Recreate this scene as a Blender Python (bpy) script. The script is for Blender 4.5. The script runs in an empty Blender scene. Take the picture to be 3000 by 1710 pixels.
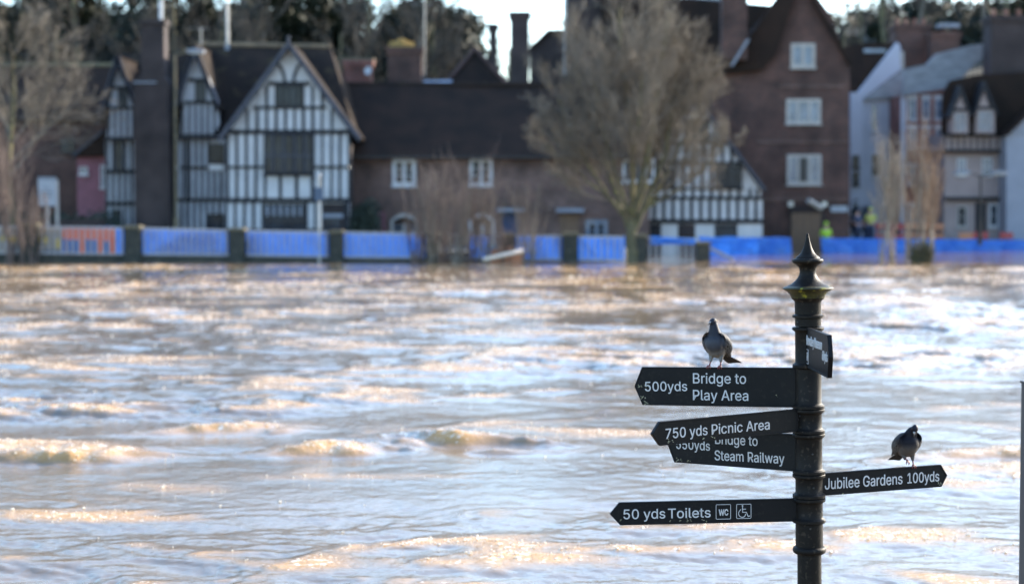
import bpy, bmesh, math, random
import numpy as np
from mathutils import Vector, Matrix, noise as mnoise
R = math.radians
SC = bpy.context.scene
COL = SC.collection
rnd = random.Random(7)

# ------------------------------------------------------------------ camera
CAM_H = 1.9
FPX = 5200.0                      # focal length in pixels of a 3000 px wide frame
PITCH = math.atan((855 - 620) / FPX)
cd = bpy.data.cameras.new('camera'); cam = bpy.data.objects.new('camera', cd); COL.objects.link(cam)
cam.location = (0, 0, CAM_H); cam.rotation_euler = (R(90) - PITCH, 0, 0)
cd.sensor_width = 36.0; cd.lens = FPX / 3000 * 36; cd.clip_start = 0.1; cd.clip_end = 3000
cd.dof.use_dof = True; cd.dof.focus_distance = 7.3; cd.dof.aperture_fstop = 2.2
SC.camera = cam

# ------------------------------------------------------------------ light
SUN_AZ = R(53)                    # clockwise from +Y (the view direction) towards +X
SUN_EL = R(22)
w = bpy.data.worlds.new('World'); SC.world = w; w.use_nodes = True
wn = w.node_tree.nodes; wn.clear()
sky = wn.new('ShaderNodeTexSky'); sky.sky_type = 'NISHITA'; sky.sun_disc = False
sky.sun_elevation = SUN_EL; sky.sun_rotation = SUN_AZ
sky.air_density = 1.1; sky.dust_density = 1.0; sky.ozone_density = 3.5
bg = wn.new('ShaderNodeBackground'); bg.inputs['Strength'].default_value = 0.15
wo = wn.new('ShaderNodeOutputWorld')
w.node_tree.links.new(sky.outputs[0], bg.inputs[0]); w.node_tree.links.new(bg.outputs[0], wo.inputs[0])
sd = bpy.data.lights.new('sun', 'SUN'); sd.energy = 3.3; sd.angle = R(0.53); sd.color = (1, .89, .73)
sun = bpy.data.objects.new('sun', sd); COL.objects.link(sun)
S_DIR = Vector((math.sin(SUN_AZ) * math.cos(SUN_EL), math.cos(SUN_AZ) * math.cos(SUN_EL), math.sin(SUN_EL)))
sun.rotation_euler = (-S_DIR).to_track_quat('-Z', 'Y').to_euler(); sun.location = (20, 20, 30)
SC.view_settings.view_transform = 'Standard'; SC.view_settings.look = 'None'
SC.view_settings.exposure = 2.15; SC.view_settings.gamma = 1; SC.view_settings.use_curve_mapping = False
SC.render.engine = 'CYCLES'
cy = SC.cycles
cy.use_denoising = True
try: cy.denoiser = 'OPENIMAGEDENOISE'
except Exception: pass
cy.max_bounces = 6; cy.diffuse_bounces = 3; cy.glossy_bounces = 3; cy.transmission_bounces = 4
cy.transparent_max_bounces = 6; cy.sample_clamp_indirect = 6.0; cy.caustics_reflective = False; cy.caustics_refractive = False
SC.render.film_transparent = False

# ------------------------------------------------------------------ helpers
def P(px, py, Y):
    """photo pixel (3000 x 1710) -> world point on the plane y = Y"""
    a = (px - 1500) / FPX; b = -(py - 855) / FPX
    c, s = math.cos(PITCH), math.sin(PITCH)
    d = Vector((a, c + b * s, -s + b * c))
    t = Y / d.y
    return Vector((d.x * t, Y, CAM_H + d.z * t))

def tag(o, label=None, cat=None, group=None, kind=None):
    if label: o['label'] = label
    if cat: o['category'] = cat
    if group: o['group'] = group
    if kind: o['kind'] = kind
    return o
def empty(name, loc, label=None, cat=None, group=None, rot=(0, 0, 0)):
    o = bpy.data.objects.new(name, None); COL.objects.link(o)
    o.location = loc; o.rotation_euler = rot; o.empty_display_size = .2
    return tag(o, label, cat, group)
def origin_of(o):
    if o.parent: return origin_of(o.parent)
    return Vector(o.location)

class MB:
    def __init__(s): s.v = []; s.f = []; s.mi = []
    def add(s, vs, fs, m=0):
        n = len(s.v); s.v.extend([tuple(p) for p in vs]); s.f.extend([tuple(i + n for i in f) for f in fs]); s.mi.extend([m] * len(fs)); return s
    def box(s, x0, x1, y0, y1, z0, z1, m=0):
        x0, x1 = sorted((x0, x1)); y0, y1 = sorted((y0, y1)); z0, z1 = sorted((z0, z1))
        return s.add([(x0,y0,z0),(x1,y0,z0),(x1,y1,z0),(x0,y1,z0),(x0,y0,z1),(x1,y0,z1),(x1,y1,z1),(x0,y1,z1)],
              [(0,3,2,1),(4,5,6,7),(0,1,5,4),(1,2,6,5),(2,3,7,6),(3,0,4,7)], m)
    def prism(s, pts, y0, y1, m=0):
        """polygon in x,z extruded along y"""
        n = len(pts)
        ar = sum(pts[i][0]*pts[(i+1)%n][1]-pts[(i+1)%n][0]*pts[i][1] for i in range(n))
        if ar < 0: pts = pts[::-1]
        vs = [(x, y0, z) for x, z in pts] + [(x, y1, z) for x, z in pts]
        fs = [tuple(range(n)), tuple(range(2*n-1, n-1, -1))] + [(i, i+n, (i+1)%n+n, (i+1)%n) for i in range(n)]
        return s.add(vs, fs, m)
    def slab(s, pts, th, m=0):
        """3-D polygon thickened downwards along its normal"""
        pts = [Vector(p) for p in pts]; nrm = (pts[1]-pts[0]).cross(pts[2]-pts[0]).normalized()
        if nrm.z < 0: pts = pts[::-1]; nrm = -nrm
        n = len(pts); vs = pts + [p - nrm*th for p in pts]
        fs = [tuple(range(n)), tuple(range(2*n-1, n-1, -1))] + [(i, i+n, (i+1)%n+n, (i+1)%n) for i in range(n)]
        return s.add(vs, fs, m)
    def tube(s, pts, rs, n=8, m=0, cap=True):
        pts = [Vector(p) for p in pts]; vs = []; fs = []
        for i, p in enumerate(pts):
            d = (pts[min(i+1, len(pts)-1)] - pts[max(i-1, 0)])
            if d.length < 1e-9: d = Vector((0,0,1))
            d.normalize(); a = d.orthogonal() if abs(d.z) < .999 else Vector((1,0,0))
            if abs(d.z) < .999: a = d.cross(Vector((0,0,1))).normalized()
            b = d.cross(a).normalized(); r = rs[i] if hasattr(rs, '__len__') else rs
            for k in range(n):
                t = 2*math.pi*k/n; vs.append(p + a*(r*math.cos(t)) + b*(r*math.sin(t)))
        for i in range(len(pts)-1):
            for k in range(n):
                fs.append((i*n+k, (i+1)*n+k, (i+1)*n+(k+1)%n, i*n+(k+1)%n))
        if cap: fs += [tuple(range(n)), tuple(range(len(vs)-1, len(vs)-n-1, -1))]
        return s.add(vs, fs, m)
    def lathe(s, prof, n=48, m=0, c=(0,0,0)):
        vs = []; fs = []
        for r, z in prof:
            for k in range(n):
                t = 2*math.pi*k/n; vs.append((c[0]+r*math.cos(t), c[1]+r*math.sin(t), c[2]+z))
        for i in range(len(prof)-1):
            for k in range(n): fs.append((i*n+k, i*n+(k+1)%n, (i+1)*n+(k+1)%n, (i+1)*n+k))
        fs += [tuple(range(n))[::-1], tuple(range(len(vs)-n, len(vs)))]
        return s.add(vs, fs, m)
    def build(s, name, mats, parent=None, smooth=False, local=False, loc=None, bevel=0):
        me = bpy.data.meshes.new(name)
        off = Vector((0,0,0))
        if not local:
            if parent is not None: off = origin_of(parent)
            elif loc is not None: off = Vector(loc)
        vs = [(x-off[0], y-off[1], z-off[2]) for x, y, z in s.v] if off.length else s.v
        me.from_pydata(vs, [], s.f)
        if not isinstance(mats, (list, tuple)): mats = [mats]
        for m in mats: me.materials.append(m)
        me.polygons.foreach_set('material_index', s.mi)
        if smooth: me.polygons.foreach_set('use_smooth', [True]*len(s.f))
        me.update()
        o = bpy.data.objects.new(name, me); COL.objects.link(o)
        if parent is not None: o.parent = parent
        elif not local: o.location = off
        if bevel:
            b = o.modifiers.new('bevel', 'BEVEL'); b.width = bevel; b.segments = 2; b.limit_method = 'ANGLE'
        return o

def auto_smooth(o, ang=35):
    me = o.data
    bm = bmesh.new(); bm.from_mesh(me)
    bmesh.ops.recalc_face_normals(bm, faces=bm.faces)
    for f in bm.faces: f.smooth = True
    for e in bm.edges:
        if len(e.link_faces) == 2 and e.calc_face_angle(0) > R(ang): e.smooth = False
    bm.to_mesh(me); bm.free(); return o

def clip(poly, outline):
    """clip polygon by a convex outline (both lists of (x,z))"""
    n = len(outline)
    ar = sum(outline[i][0]*outline[(i+1)%n][1]-outline[(i+1)%n][0]*outline[i][1] for i in range(n))
    if ar < 0: outline = outline[::-1]
    out = list(poly)
    for i in range(n):
        a, b = outline[i], outline[(i+1)%n]
        f = lambda p: (b[0]-a[0])*(p[1]-a[1]) - (b[1]-a[1])*(p[0]-a[0])
        res = []
        for j in range(len(out)):
            p, q = out[j], out[(j+1)%len(out)]; fp, fq = f(p), f(q)
            if fp >= 0: res.append(p)
            if (fp > 0 and fq < 0) or (fp < 0 and fq > 0):
                t = fp/(fp-fq); res.append((p[0]+(q[0]-p[0])*t, p[1]+(q[1]-p[1])*t))
        out = res
        if len(out) < 3: return []
    return out

# ------------------------------------------------------------------ materials
def mat(name, col, rough=.8, col2=None, scale=3.0, bump=0, bscale=None, spec=.5, metal=0, col3=None, scale3=40, detail=6, coat=0, stretch=(1,1,1)):
    m = bpy.data.materials.new(name); m.use_nodes = True
    nt = m.node_tree; b = nt.nodes['Principled BSDF']
    b.inputs['Roughness'].default_value = rough; b.inputs['Metallic'].default_value = metal
    b.inputs['Specular IOR Level'].default_value = spec; b.inputs['Coat Weight'].default_value = coat
    b.inputs['Base Color'].default_value = (*col, 1)
    tc = nt.nodes.new('ShaderNodeTexCoord'); mp = nt.nodes.new('ShaderNodeMapping'); mp.inputs['Scale'].default_value = stretch
    nt.links.new(tc.outputs['Object'], mp.inputs[0])
    def noi(sc, det=detail):
        n = nt.nodes.new('ShaderNodeTexNoise'); n.inputs['Scale'].default_value = sc; n.inputs['Detail'].default_value = det
        nt.links.new(mp.outputs[0], n.inputs['Vector']); return n
    cur = None
    if col2 is not None:
        n = noi(scale); r = nt.nodes.new('ShaderNodeMapRange'); r.inputs[1].default_value = .35; r.inputs[2].default_value = .65
        nt.links.new(n.outputs[0], r.inputs[0])
        mx = nt.nodes.new('ShaderNodeMix'); mx.data_type = 'RGBA'; mx.inputs[6].default_value = (*col, 1); mx.inputs[7].default_value = (*col2, 1)
        nt.links.new(r.outputs[0], mx.inputs[0]); cur = mx.outputs[2]
    if col3 is not None:
        n = noi(scale3); r = nt.nodes.new('ShaderNodeMapRange'); r.inputs[1].default_value = .58; r.inputs[2].default_value = .66
        nt.links.new(n.outputs[0], r.inputs[0])
        mx = nt.nodes.new('ShaderNodeMix'); mx.data_type = 'RGBA'; mx.inputs[6].default_value = (*col, 1); mx.inputs[7].default_value = (*col3, 1)
        if cur: nt.links.new(cur, mx.inputs[6])
        nt.links.new(r.outputs[0], mx.inputs[0]); cur = mx.outputs[2]
    if cur: nt.links.new(cur, b.inputs['Base Color'])
    if bump:
        n = noi(bscale or scale*4, 8); bp = nt.nodes.new('ShaderNodeBump'); bp.inputs['Strength'].default_value = 1; bp.inputs['Distance'].default_value = bump
        nt.links.new(n.outputs[0], bp.inputs['Height']); nt.links.new(bp.outputs[0], b.inputs['Normal'])
    return m

def brick_mat(name, c1, c2, mortar, bw=.23, bh=.075, rough=.9, patch=None):
    m = mat(name, c1, rough); nt = m.node_tree; b = nt.nodes['Principled BSDF']
    tc = nt.nodes.new('ShaderNodeTexCoord'); sx = nt.nodes.new('ShaderNodeSeparateXYZ'); nt.links.new(tc.outputs['Object'], sx.inputs[0])
    ad = nt.nodes.new('ShaderNodeMath'); ad.operation = 'ADD'; nt.links.new(sx.outputs[0], ad.inputs[0]); nt.links.new(sx.outputs[1], ad.inputs[1])
    cx = nt.nodes.new('ShaderNodeCombineXYZ'); nt.links.new(ad.outputs[0], cx.inputs[0]); nt.links.new(sx.outputs[2], cx.inputs[1])
    br = nt.nodes.new('ShaderNodeTexBrick'); br.inputs['Scale'].default_value = 1
    br.inputs['Brick Width'].default_value = bw; br.inputs['Row Height'].default_value = bh; br.inputs['Mortar Size'].default_value = .008
    br.inputs['Color1'].default_value = (*c1, 1); br.inputs['Color2'].default_value = (*c2, 1); br.inputs['Mortar'].default_value = (*mortar, 1)
    nt.links.new(cx.outputs[0], br.inputs['Vector'])
    n = nt.nodes.new('ShaderNodeTexNoise'); n.inputs['Scale'].default_value = .9; n.inputs['Detail'].default_value = 8
    nt.links.new(tc.outputs['Object'], n.inputs['Vector'])
    r = nt.nodes.new('ShaderNodeMapRange'); r.inputs[1].default_value = .3; r.inputs[2].default_value = .7; r.inputs[3].default_value = .5; r.inputs[4].default_value = 1.45
    nt.links.new(n.outputs[0], r.inputs[0])
    mx = nt.nodes.new('ShaderNodeVectorMath'); mx.operation = 'SCALE'; nt.links.new(br.outputs['Color'], mx.inputs[0]); nt.links.new(r.outputs[0], mx.inputs['Scale'])
    nt.links.new(mx.outputs[0], b.inputs['Base Color'])
    bp = nt.nodes.new('ShaderNodeBump'); bp.inputs['Distance'].default_value = .006; bp.inputs['Strength'].default_value = 1; bp.invert = True
    nt.links.new(br.outputs['Fac'], bp.inputs['Height']); nt.links.new(bp.outputs[0], b.inputs['Normal'])
    return m

M = {}
M['plaster'] = mat('plaster', (.74,.74,.73), .9, (.58,.59,.59), 1.2, .004, 20)
M['plaster_shade'] = mat('shade_grey_plaster', (.50,.52,.55), .9, (.38,.40,.43), 1.5, .004, 20)  # greyer, bluer plaster: the side wings' shade put into the colour
M['timber'] = mat('black_timber', (.030,.032,.038), .6, (.055,.055,.06), 3, .004, 30)
M['barge'] = mat('grey_bargeboard', (.10,.105,.125), .6, (.07,.075,.09), 3)
M['tile'] = mat('brown_roof_tile', (.075,.055,.045), .85, (.048,.040,.036), 1.3, .03, 7, col3=(.11,.085,.055), scale3=2.2)
M['tile_dark'] = mat('dark_roof_tile', (.072,.048,.038), .85, (.046,.036,.031), 1.0, .03, 7)
M['slate'] = mat('slate_roof', (.16,.175,.19), .5, (.10,.11,.125), 1.4, .02, 6, stretch=(1,1,3))
M['brick'] = brick_mat('brick_terrace', (.185,.105,.082), (.118,.072,.058), (.15,.12,.105))
M['brick_mill'] = brick_mat('brick_mill', (.125,.058,.043), (.070,.038,.031), (.10,.072,.06))
M['brick_dark'] = brick_mat('brick_dark', (.05,.034,.031), (.04,.028,.027), (.06,.05,.047))
M['brick_red'] = brick_mat('brick_red', (.24,.08,.055), (.18,.065,.05), (.2,.15,.13))
M['stone'] = mat('mossy_stone', (.055,.055,.045), .95, (.035,.04,.032), 3, .02, 12, col3=(.12,.11,.08), scale3=9)
M['cap'] = mat('stone_cap', (.22,.18,.11), .95, (.13,.12,.08), 6, .01, 30)
M['white'] = mat('white_paint', (.78,.79,.80), .5, (.66,.68,.70), 4)
M['cream'] = mat('cream_paint', (.62,.58,.52), .7, (.5,.47,.43), 4)
M['glass'] = mat('window_glass', (.018,.022,.028), .06, (.04,.05,.06), 1.5)
M['glass_blue'] = mat('window_glass_pale', (.12,.16,.22), .08, (.22,.28,.36), 2)
M['wood'] = mat('brown_door_wood', (.15,.085,.045), .6, (.10,.06,.035), 3, stretch=(6,6,.5))
M['lead'] = mat('lead_flashing', (.30,.33,.38), .5, (.22,.25,.3), 3)
M['whitewash'] = mat('pale_render', (.66,.69,.78), .85, (.58,.61,.70), 1, .003, 15)
M['pink'] = mat('pink_render', (.50,.40,.37), .85, (.42,.34,.32), 1.5, .004, 15)
M['pinkdark'] = mat('rose_render', (.30,.12,.15), .85, (.24,.10,.12), 2)
M['greywash'] = mat('grey_render', (.40,.43,.50), .85, (.35,.38,.44), 1.2)
M['rail'] = mat('weathered_rail_metal', (.46,.45,.46), .55, (.38,.36,.36), 6, .003, 40)
M['iron'] = mat('dark_iron', (.03,.03,.032), .5, (.05,.045,.04), 8)
M['galv'] = mat('galvanised_steel', (.38,.38,.37), .45, (.30,.30,.29), 8, metal=.4)
M['tarp'] = mat('blue_tarpaulin', (.05,.19,.60), .36, (.10,.30,.72), 2.4, .05, 4, col3=(.16,.26,.48), scale3=3.5)
M['tarp_orange'] = mat('orange_sheet', (.62,.16,.05), .5, (.55,.20,.08), 3, .01, 8)
M['banner'] = mat('white_banner', (.36,.35,.30), .6, (.30,.29,.27), 3, .01, 8)
M['yellow'] = mat('yellow_print', (.60,.42,.04), .6)
M['ochre'] = mat('orange_barrier_plastic', (.65,.26,.12), .35, (.55,.2,.09), 4)
M['bark'] = mat('mossy_bark', (.13,.115,.07), .9, (.085,.08,.05), 4, .01, 20, col3=(.17,.17,.06), scale3=6)
M['twig'] = mat('pale_twigs', (.195,.168,.135), .85, (.13,.112,.09), .8)
M['twig_pink'] = mat('pinkish_twigs', (.17,.12,.10), .85, (.11,.08,.065), 1)
M['twig_pale'] = mat('bleached_twigs', (.26,.22,.175), .85, (.20,.17,.135), 1)
M['twig_orange'] = mat('rusty_twigs', (.23,.145,.09), .85, (.17,.115,.075), 1)
M['ever'] = mat('evergreen_leaves', (.030,.042,.022), .7, (.018,.026,.018), 1.2)
M['ever2'] = mat('olive_leaves', (.055,.058,.028), .7, (.028,.036,.022), .9)
M['hedge'] = mat('hedge_leaves', (.022,.034,.018), .7, (.012,.02,.012), 1.5)
M['grass'] = mat('bank_grass', (.07,.075,.035), .95, (.05,.045,.03), .4, .05, 3)
M['tarmac'] = mat('street_surface', (.10,.10,.10), .9, (.07,.07,.07), 1, .01, 20)
M['hill'] = mat('leafy_hillside', (.045,.045,.028), .95, (.028,.03,.02), .08, .3, 1)
M['skin'] = mat('skin', (.5,.3,.22), .6)
M['hivis'] = mat('hivis_cloth', (.45,.75,.05), .7)
M['navy'] = mat('navy_cloth', (.03,.045,.09), .8)
M['lampglass'] = mat('lamp_lens', (.6,.58,.5), .2)
M['red'] = mat('red_plastic', (.45,.05,.05), .4)
M['signwhite'] = mat('pale_notice_face', (.42,.46,.50), .6, (.36,.40,.44), 6)
M['signink'] = mat('grey_notice_print', (.14,.17,.20), .6)
M['signblue'] = mat('blue_notice_face', (.05,.08,.13), .5)

def add_translucent(m, col, fac):
    nt = m.node_tree; b = nt.nodes['Principled BSDF']; out = nt.nodes['Material Output']
    t = nt.nodes.new('ShaderNodeBsdfTranslucent'); t.inputs['Color'].default_value = (*col, 1); mx = nt.nodes.new('ShaderNodeMixShader'); mx.inputs[0].default_value = fac
    nt.links.new(b.outputs[0], mx.inputs[1]); nt.links.new(t.outputs[0], mx.inputs[2]); nt.links.new(mx.outputs[0], out.inputs['Surface'])
add_translucent(M['tarp'], (.12, .42, .95), .45); add_translucent(M['tarp_orange'], (.75, .22, .06), .3); add_translucent(M['banner'], (.6, .58, .5), .2)

def scale_col(names, k):
    for n in names:
        nt = M[n].node_tree
        b = nt.nodes['Principled BSDF'].inputs['Base Color']; b.default_value = [c*k for c in b.default_value[:3]]+[1]
        for q in nt.nodes:
            if q.bl_idname == 'ShaderNodeMix':
                for i in (6, 7):
                    if not q.inputs[i].is_linked: q.inputs[i].default_value = [c*k for c in q.inputs[i].default_value[:3]]+[1]
            if q.bl_idname == 'ShaderNodeTexBrick':
                for i in ('Color1', 'Color2', 'Mortar'): q.inputs[i].default_value = [c*k for c in q.inputs[i].default_value[:3]]+[1]
scale_col(['slate', 'ever', 'ever2', 'pink', 'pinkdark', 'stone', 'cap', 'barge', 'lead', 'whitewash', 'greywash', 'white', 'cream', 'signwhite', 'glass_blue', 'hill', 'ochre', 'red', 'hivis', 'banner'], .72)
scale_col(['timber', 'tile', 'tile_dark'], .55)
scale_col(['plaster', 'plaster_shade'], .85)
scale_col(['brick', 'brick_mill', 'brick_dark'], .78)
scale_col(['plaster', 'plaster_shade', 'tile', 'tile_dark', 'whitewash', 'greywash', 'pink', 'tarp', 'rail', 'white', 'cream'], .86)
scale_col(['ever', 'ever2', 'hill'], .72)
M['twig_dark'] = mat('dark_winter_twigs', (.085,.074,.062), .9, (.05,.046,.04), .5, spec=.1)
M['bark_pale'] = mat('pale_bark', (.20,.17,.13), .9, (.13,.11,.09), 2, spec=.1)
scale_col(['slate'], 1.9)
for n_ in ('tile', 'tile_dark', 'timber', 'glass', 'iron', 'barge', 'twig', 'bark', 'ever', 'ever2'): M[n_].node_tree.nodes['Principled BSDF'].inputs['Specular IOR Level'].default_value = .15
for n_ in ('tile', 'tile_dark'): M[n_].node_tree.nodes['Principled BSDF'].inputs['Specular IOR Level'].default_value = .04

# ------------------------------------------------------------------ river
def spec_noise(n, tile, lam, width, seed, aniso=1.0, ang=0.0):
    """periodic band-limited noise on an n x n tile of size `tile` metres around wavelength lam"""
    rs = np.random.RandomState(seed)
    k = np.fft.fftfreq(n, d=tile/n)
    kx, ky = np.meshgrid(k, k, indexing='ij')
    c, s = math.cos(ang), math.sin(ang)
    kr = np.sqrt(((kx*c+ky*s)*aniso)**2 + (-kx*s+ky*c)**2) + 1e-9
    amp = np.exp(-(np.log(kr*lam))**2/(2*width**2)) / kr**.5
    amp[0, 0] = 0
    f = np.fft.ifft2(amp*np.exp(2j*math.pi*rs.rand(n, n))).real
    return f/f.std()
def samp(t, tile, x, y):
    n = t.shape[0]; u = (x/tile*n) % n; v = (y/tile*n) % n
    i = np.floor(u).astype(int) % n; j = np.floor(v).astype(int) % n; fu = u-np.floor(u); fv = v-np.floor(v)
    i1 = (i+1) % n; j1 = (j+1) % n
    return (t[i, j]*(1-fu)+t[i1, j]*fu)*(1-fv)+(t[i, j1]*(1-fu)+t[i1, j1]*fu)*fv

T_big = spec_noise(512, 61, 3.0, .38, 3, 1.7, .12)
T_mid = spec_noise(512, 19, .85, .40, 5, 1.5, -.1)
T_sml = spec_noise(512, 9.7, .27, .5, 8, 1.25, .15)
T_fin = spec_noise(512, 5.3, .12, .5, 9, 1.0, 0)
T_msk = spec_noise(256, 97, 11, .5, 21, 2.2, .05)
T_msk2 = spec_noise(256, 37, 4.5, .5, 22, 2.5, .05)
def sstep0(a, b_, t):
    t = np.clip((t-a)/(b_-a), 0, 1); return t*t*(3-2*t)
def river_h(x, y):
    m = samp(T_msk, 97, x, y); m2 = samp(T_msk2, 37, x, y)
    # rough water runs in bands across the river, calmer near the camera and under the far bank
    band = .24 + .9*np.exp(-((y-15.5)/3.0)**2) + .62*sstep0(17, 24, y)
    band *= np.where(y > 57, np.exp(-((y-57)/6)**2)*.9+.1, 1)
    rough = np.clip(.55 + .55*m + .25*m2, .12+.38*sstep0(17, 26, y), 1.9)*band
    big = samp(T_big, 61, x, y)
    mid = samp(T_mid, 19, x+.3*big, y)
    sml = samp(T_sml, 9.7, x+.1*mid, y)
    fin = samp(T_fin, 5.3, x, y)
    crest = 1-np.abs(mid)*.8
    h = .032*big*rough + .018*(mid+.5*crest)*rough + .0052*sml*(.10+rough) + .0012*fin*(.25+rough)
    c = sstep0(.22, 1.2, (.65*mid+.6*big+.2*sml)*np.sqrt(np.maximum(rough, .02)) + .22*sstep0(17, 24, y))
    # two standing waves over something sunken
    for (cx, cyy, a, sx, sy, rot) in ((-.35, 14.6, .085, .62, .26, -.15), (-1.35, 14.1, .06, .6, .24, .05), (-3.4, 13.9, .055, .7, .28, 0), (-2.5, 15.5, .05, .6, .25, .1), (5.2, 14.9, .06, .8, .25, .1), (3.9, 13.9, .05, .7, .22, .1)):
        dx = (x-cx); dy = (y-cyy)-dx*rot+.10*mid+.12*np.sin(dx*2.3+cx)
        g = np.exp(-(dx/sx)**2)
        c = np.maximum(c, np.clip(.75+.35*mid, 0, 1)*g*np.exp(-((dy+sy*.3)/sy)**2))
        h += a*(1+.28*sml*.5+.3*mid)*g*np.exp(-(dy/sy)**2) - a*.35*g*np.exp(-((dy+sy*1.9)/(sy*1.2))**2)
    return h, c
ys = [-6.0, -2.0, 1.0, 3.0, 4.5, 5.5, 6.2]
while ys[-1] < 30: ys.append(ys[-1]*1.0032)
while ys[-1] < 101: ys.append(ys[-1]*1.0055)
ys = np.array(ys)
sx = np.concatenate([np.linspace(-2.2, -.55, 14)[:-1], np.linspace(-.55, -.33, 24)[:-1], np.linspace(-.33, .33, 760), np.linspace(.33, .55, 24)[1:], np.linspace(.55, 2.2, 14)[1:]])
XX = sx[None, :]*np.maximum(ys, 6)[:, None]; YY = np.repeat(ys[:, None], len(sx), 1)
HH, CR = river_h(XX, YY); HH[YY < 4] *= .4
nr, nc = XX.shape
verts = np.stack([XX, YY, HH], -1).reshape(-1, 3)
idx = np.arange(nr*nc).reshape(nr, nc)
fq = np.stack([idx[:-1, :-1], idx[:-1, 1:], idx[1:, 1:], idx[1:, :-1]], -1).reshape(-1, 4)
me = bpy.data.meshes.new('river_water')
me.vertices.add(len(verts)); me.vertices.foreach_set('co', verts.ravel().astype(np.float32))
me.loops.add(fq.size); me.loops.foreach_set('vertex_index', fq.ravel().astype(np.int32))
me.polygons.add(len(fq)); me.polygons.foreach_set('loop_start', np.arange(0, fq.size, 4, dtype=np.int32))
me.polygons.foreach_set('loop_total', np.full(len(fq), 4, dtype=np.int32))
me.update(calc_edges=True); me.polygons.foreach_set('use_smooth', [True]*len(fq))
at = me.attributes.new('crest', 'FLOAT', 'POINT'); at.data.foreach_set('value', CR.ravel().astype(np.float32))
wm = bpy.data.materials.new('muddy_flood_water'); wm.use_nodes = True
nt = wm.node_tree; b = nt.nodes['Principled BSDF']
b.inputs['Roughness'].default_value = .05; b.inputs['IOR'].default_value = 1.333
tc = nt.nodes.new('ShaderNodeTexCoord')
def wnoise(scale, stretch, det=6, rough=.6):
    mp = nt.nodes.new('ShaderNodeMapping'); mp.inputs['Scale'].default_value = stretch
    nt.links.new(tc.outputs['Object'], mp.inputs[0])
    n = nt.nodes.new('ShaderNodeTexNoise'); n.inputs['Scale'].default_value = scale; n.inputs['Detail'].default_value = det; n.inputs['Roughness'].default_value = rough
    nt.links.new(mp.outputs[0], n.inputs['Vector']); return n
n1 = wnoise(.5, (.6, 1, 1)); r1 = nt.nodes.new('ShaderNodeMapRange'); r1.inputs[1].default_value = .35; r1.inputs[2].default_value = .65
nt.links.new(n1.outputs[0], r1.inputs[0])
mx = nt.nodes.new('ShaderNodeMix'); mx.data_type = 'RGBA'
mx.inputs[6].default_value = (.17, .120, .075, 1); mx.inputs[7].default_value = (.13, .098, .065, 1)
nt.links.new(r1.outputs[0], mx.inputs[0]); 
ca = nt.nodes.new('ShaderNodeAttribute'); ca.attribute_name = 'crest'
m2 = nt.nodes.new('ShaderNodeMix'); m2.data_type = 'RGBA'; m2.inputs[7].default_value = (.50, .27, .085, 1); nt.links.new(mx.outputs[2], m2.inputs[6]); nt.links.new(ca.outputs['Fac'], m2.inputs[0])  # amber put into the crest colour for sunlight glowing through the waves
# pale flecks painted on the crests in place of sun glints
nf = wnoise(26, (.6, 1, 1), 4, .7); nw = wnoise(1.7, (.5, 1, 1), 3, .6)
def math_(op, a, b_=None, c=None):
    q = nt.nodes.new('ShaderNodeMath'); q.operation = op
    for i, v in enumerate((a, b_, c)):
        if v is None: continue
        if isinstance(v, (int, float)): q.inputs[i].default_value = v
        else: nt.links.new(v, q.inputs[i])
    return q.outputs[0]
s_ = math_('ADD', math_('MULTIPLY', ca.outputs['Fac'], .16), math_('MULTIPLY', nw.outputs[0], .12))
fm = nt.nodes.new('ShaderNodeMapRange'); fm.inputs[1].default_value = .79; fm.inputs[2].default_value = .82; nt.links.new(math_('ADD', s_, nf.outputs[0]), fm.inputs[0])
m3 = nt.nodes.new('ShaderNodeMix'); m3.data_type = 'RGBA'; m3.inputs[7].default_value = (.80, .74, .64, 1); nt.links.new(m2.outputs[2], m3.inputs[6]); nt.links.new(fm.outputs[0], m3.inputs[0])
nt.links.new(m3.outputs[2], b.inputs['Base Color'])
nt.links.new(math_('MULTIPLY_ADD', fm.outputs[0], .45, .045), b.inputs['Roughness'])
nt.links.new(math_('MULTIPLY_ADD', ca.outputs['Fac'], .010, .0012), (b2d := nt.nodes.new('NodeReroute')).inputs[0])

n0 = wnoise(2.6, (.85, 1, 1), 4, .6); n2 = wnoise(9, (.95, 1, 1), 5, .65); n3 = wnoise(38, (.8, 1, 1), 3, .6)
b1 = nt.nodes.new('ShaderNodeBump'); b1.inputs['Distance'].default_value = .006; b1.inputs['Strength'].default_value = .9; nt.links.new(n2.outputs[0], b1.inputs['Height'])
sxy = nt.nodes.new('ShaderNodeSeparateXYZ'); nt.links.new(tc.outputs['Object'], sxy.inputs[0])
far = nt.nodes.new('ShaderNodeMapRange'); far.inputs[1].default_value = 22; far.inputs[2].default_value = 50; far.inputs[3].default_value = 1; far.inputs[4].default_value = 1.2; nt.links.new(sxy.outputs[1], far.inputs[0])
nt.links.new(math_('MULTIPLY', far.outputs[0], .0060), b1.inputs['Distance'])
b2 = nt.nodes.new('ShaderNodeBump'); nt.links.new(b2d.outputs[0], b2.inputs['Distance']); b2.inputs['Strength'].default_value = .9; nt.links.new(n3.outputs[0], b2.inputs['Height'])
b0 = nt.nodes.new('ShaderNodeBump'); b0.inputs['Distance'].default_value = .012; b0.inputs['Strength'].default_value = .9; nt.links.new(n0.outputs[0], b0.inputs['Height'])
nt.links.new(math_('MULTIPLY', far.outputs[0], .011), b0.inputs['Distance']); nt.links.new(b0.outputs[0], b1.inputs['Normal']); nt.links.new(b1.outputs[0], b2.inputs['Normal']); nt.links.new(b2.outputs[0], b.inputs['Normal'])
me.materials.append(wm)
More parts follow.
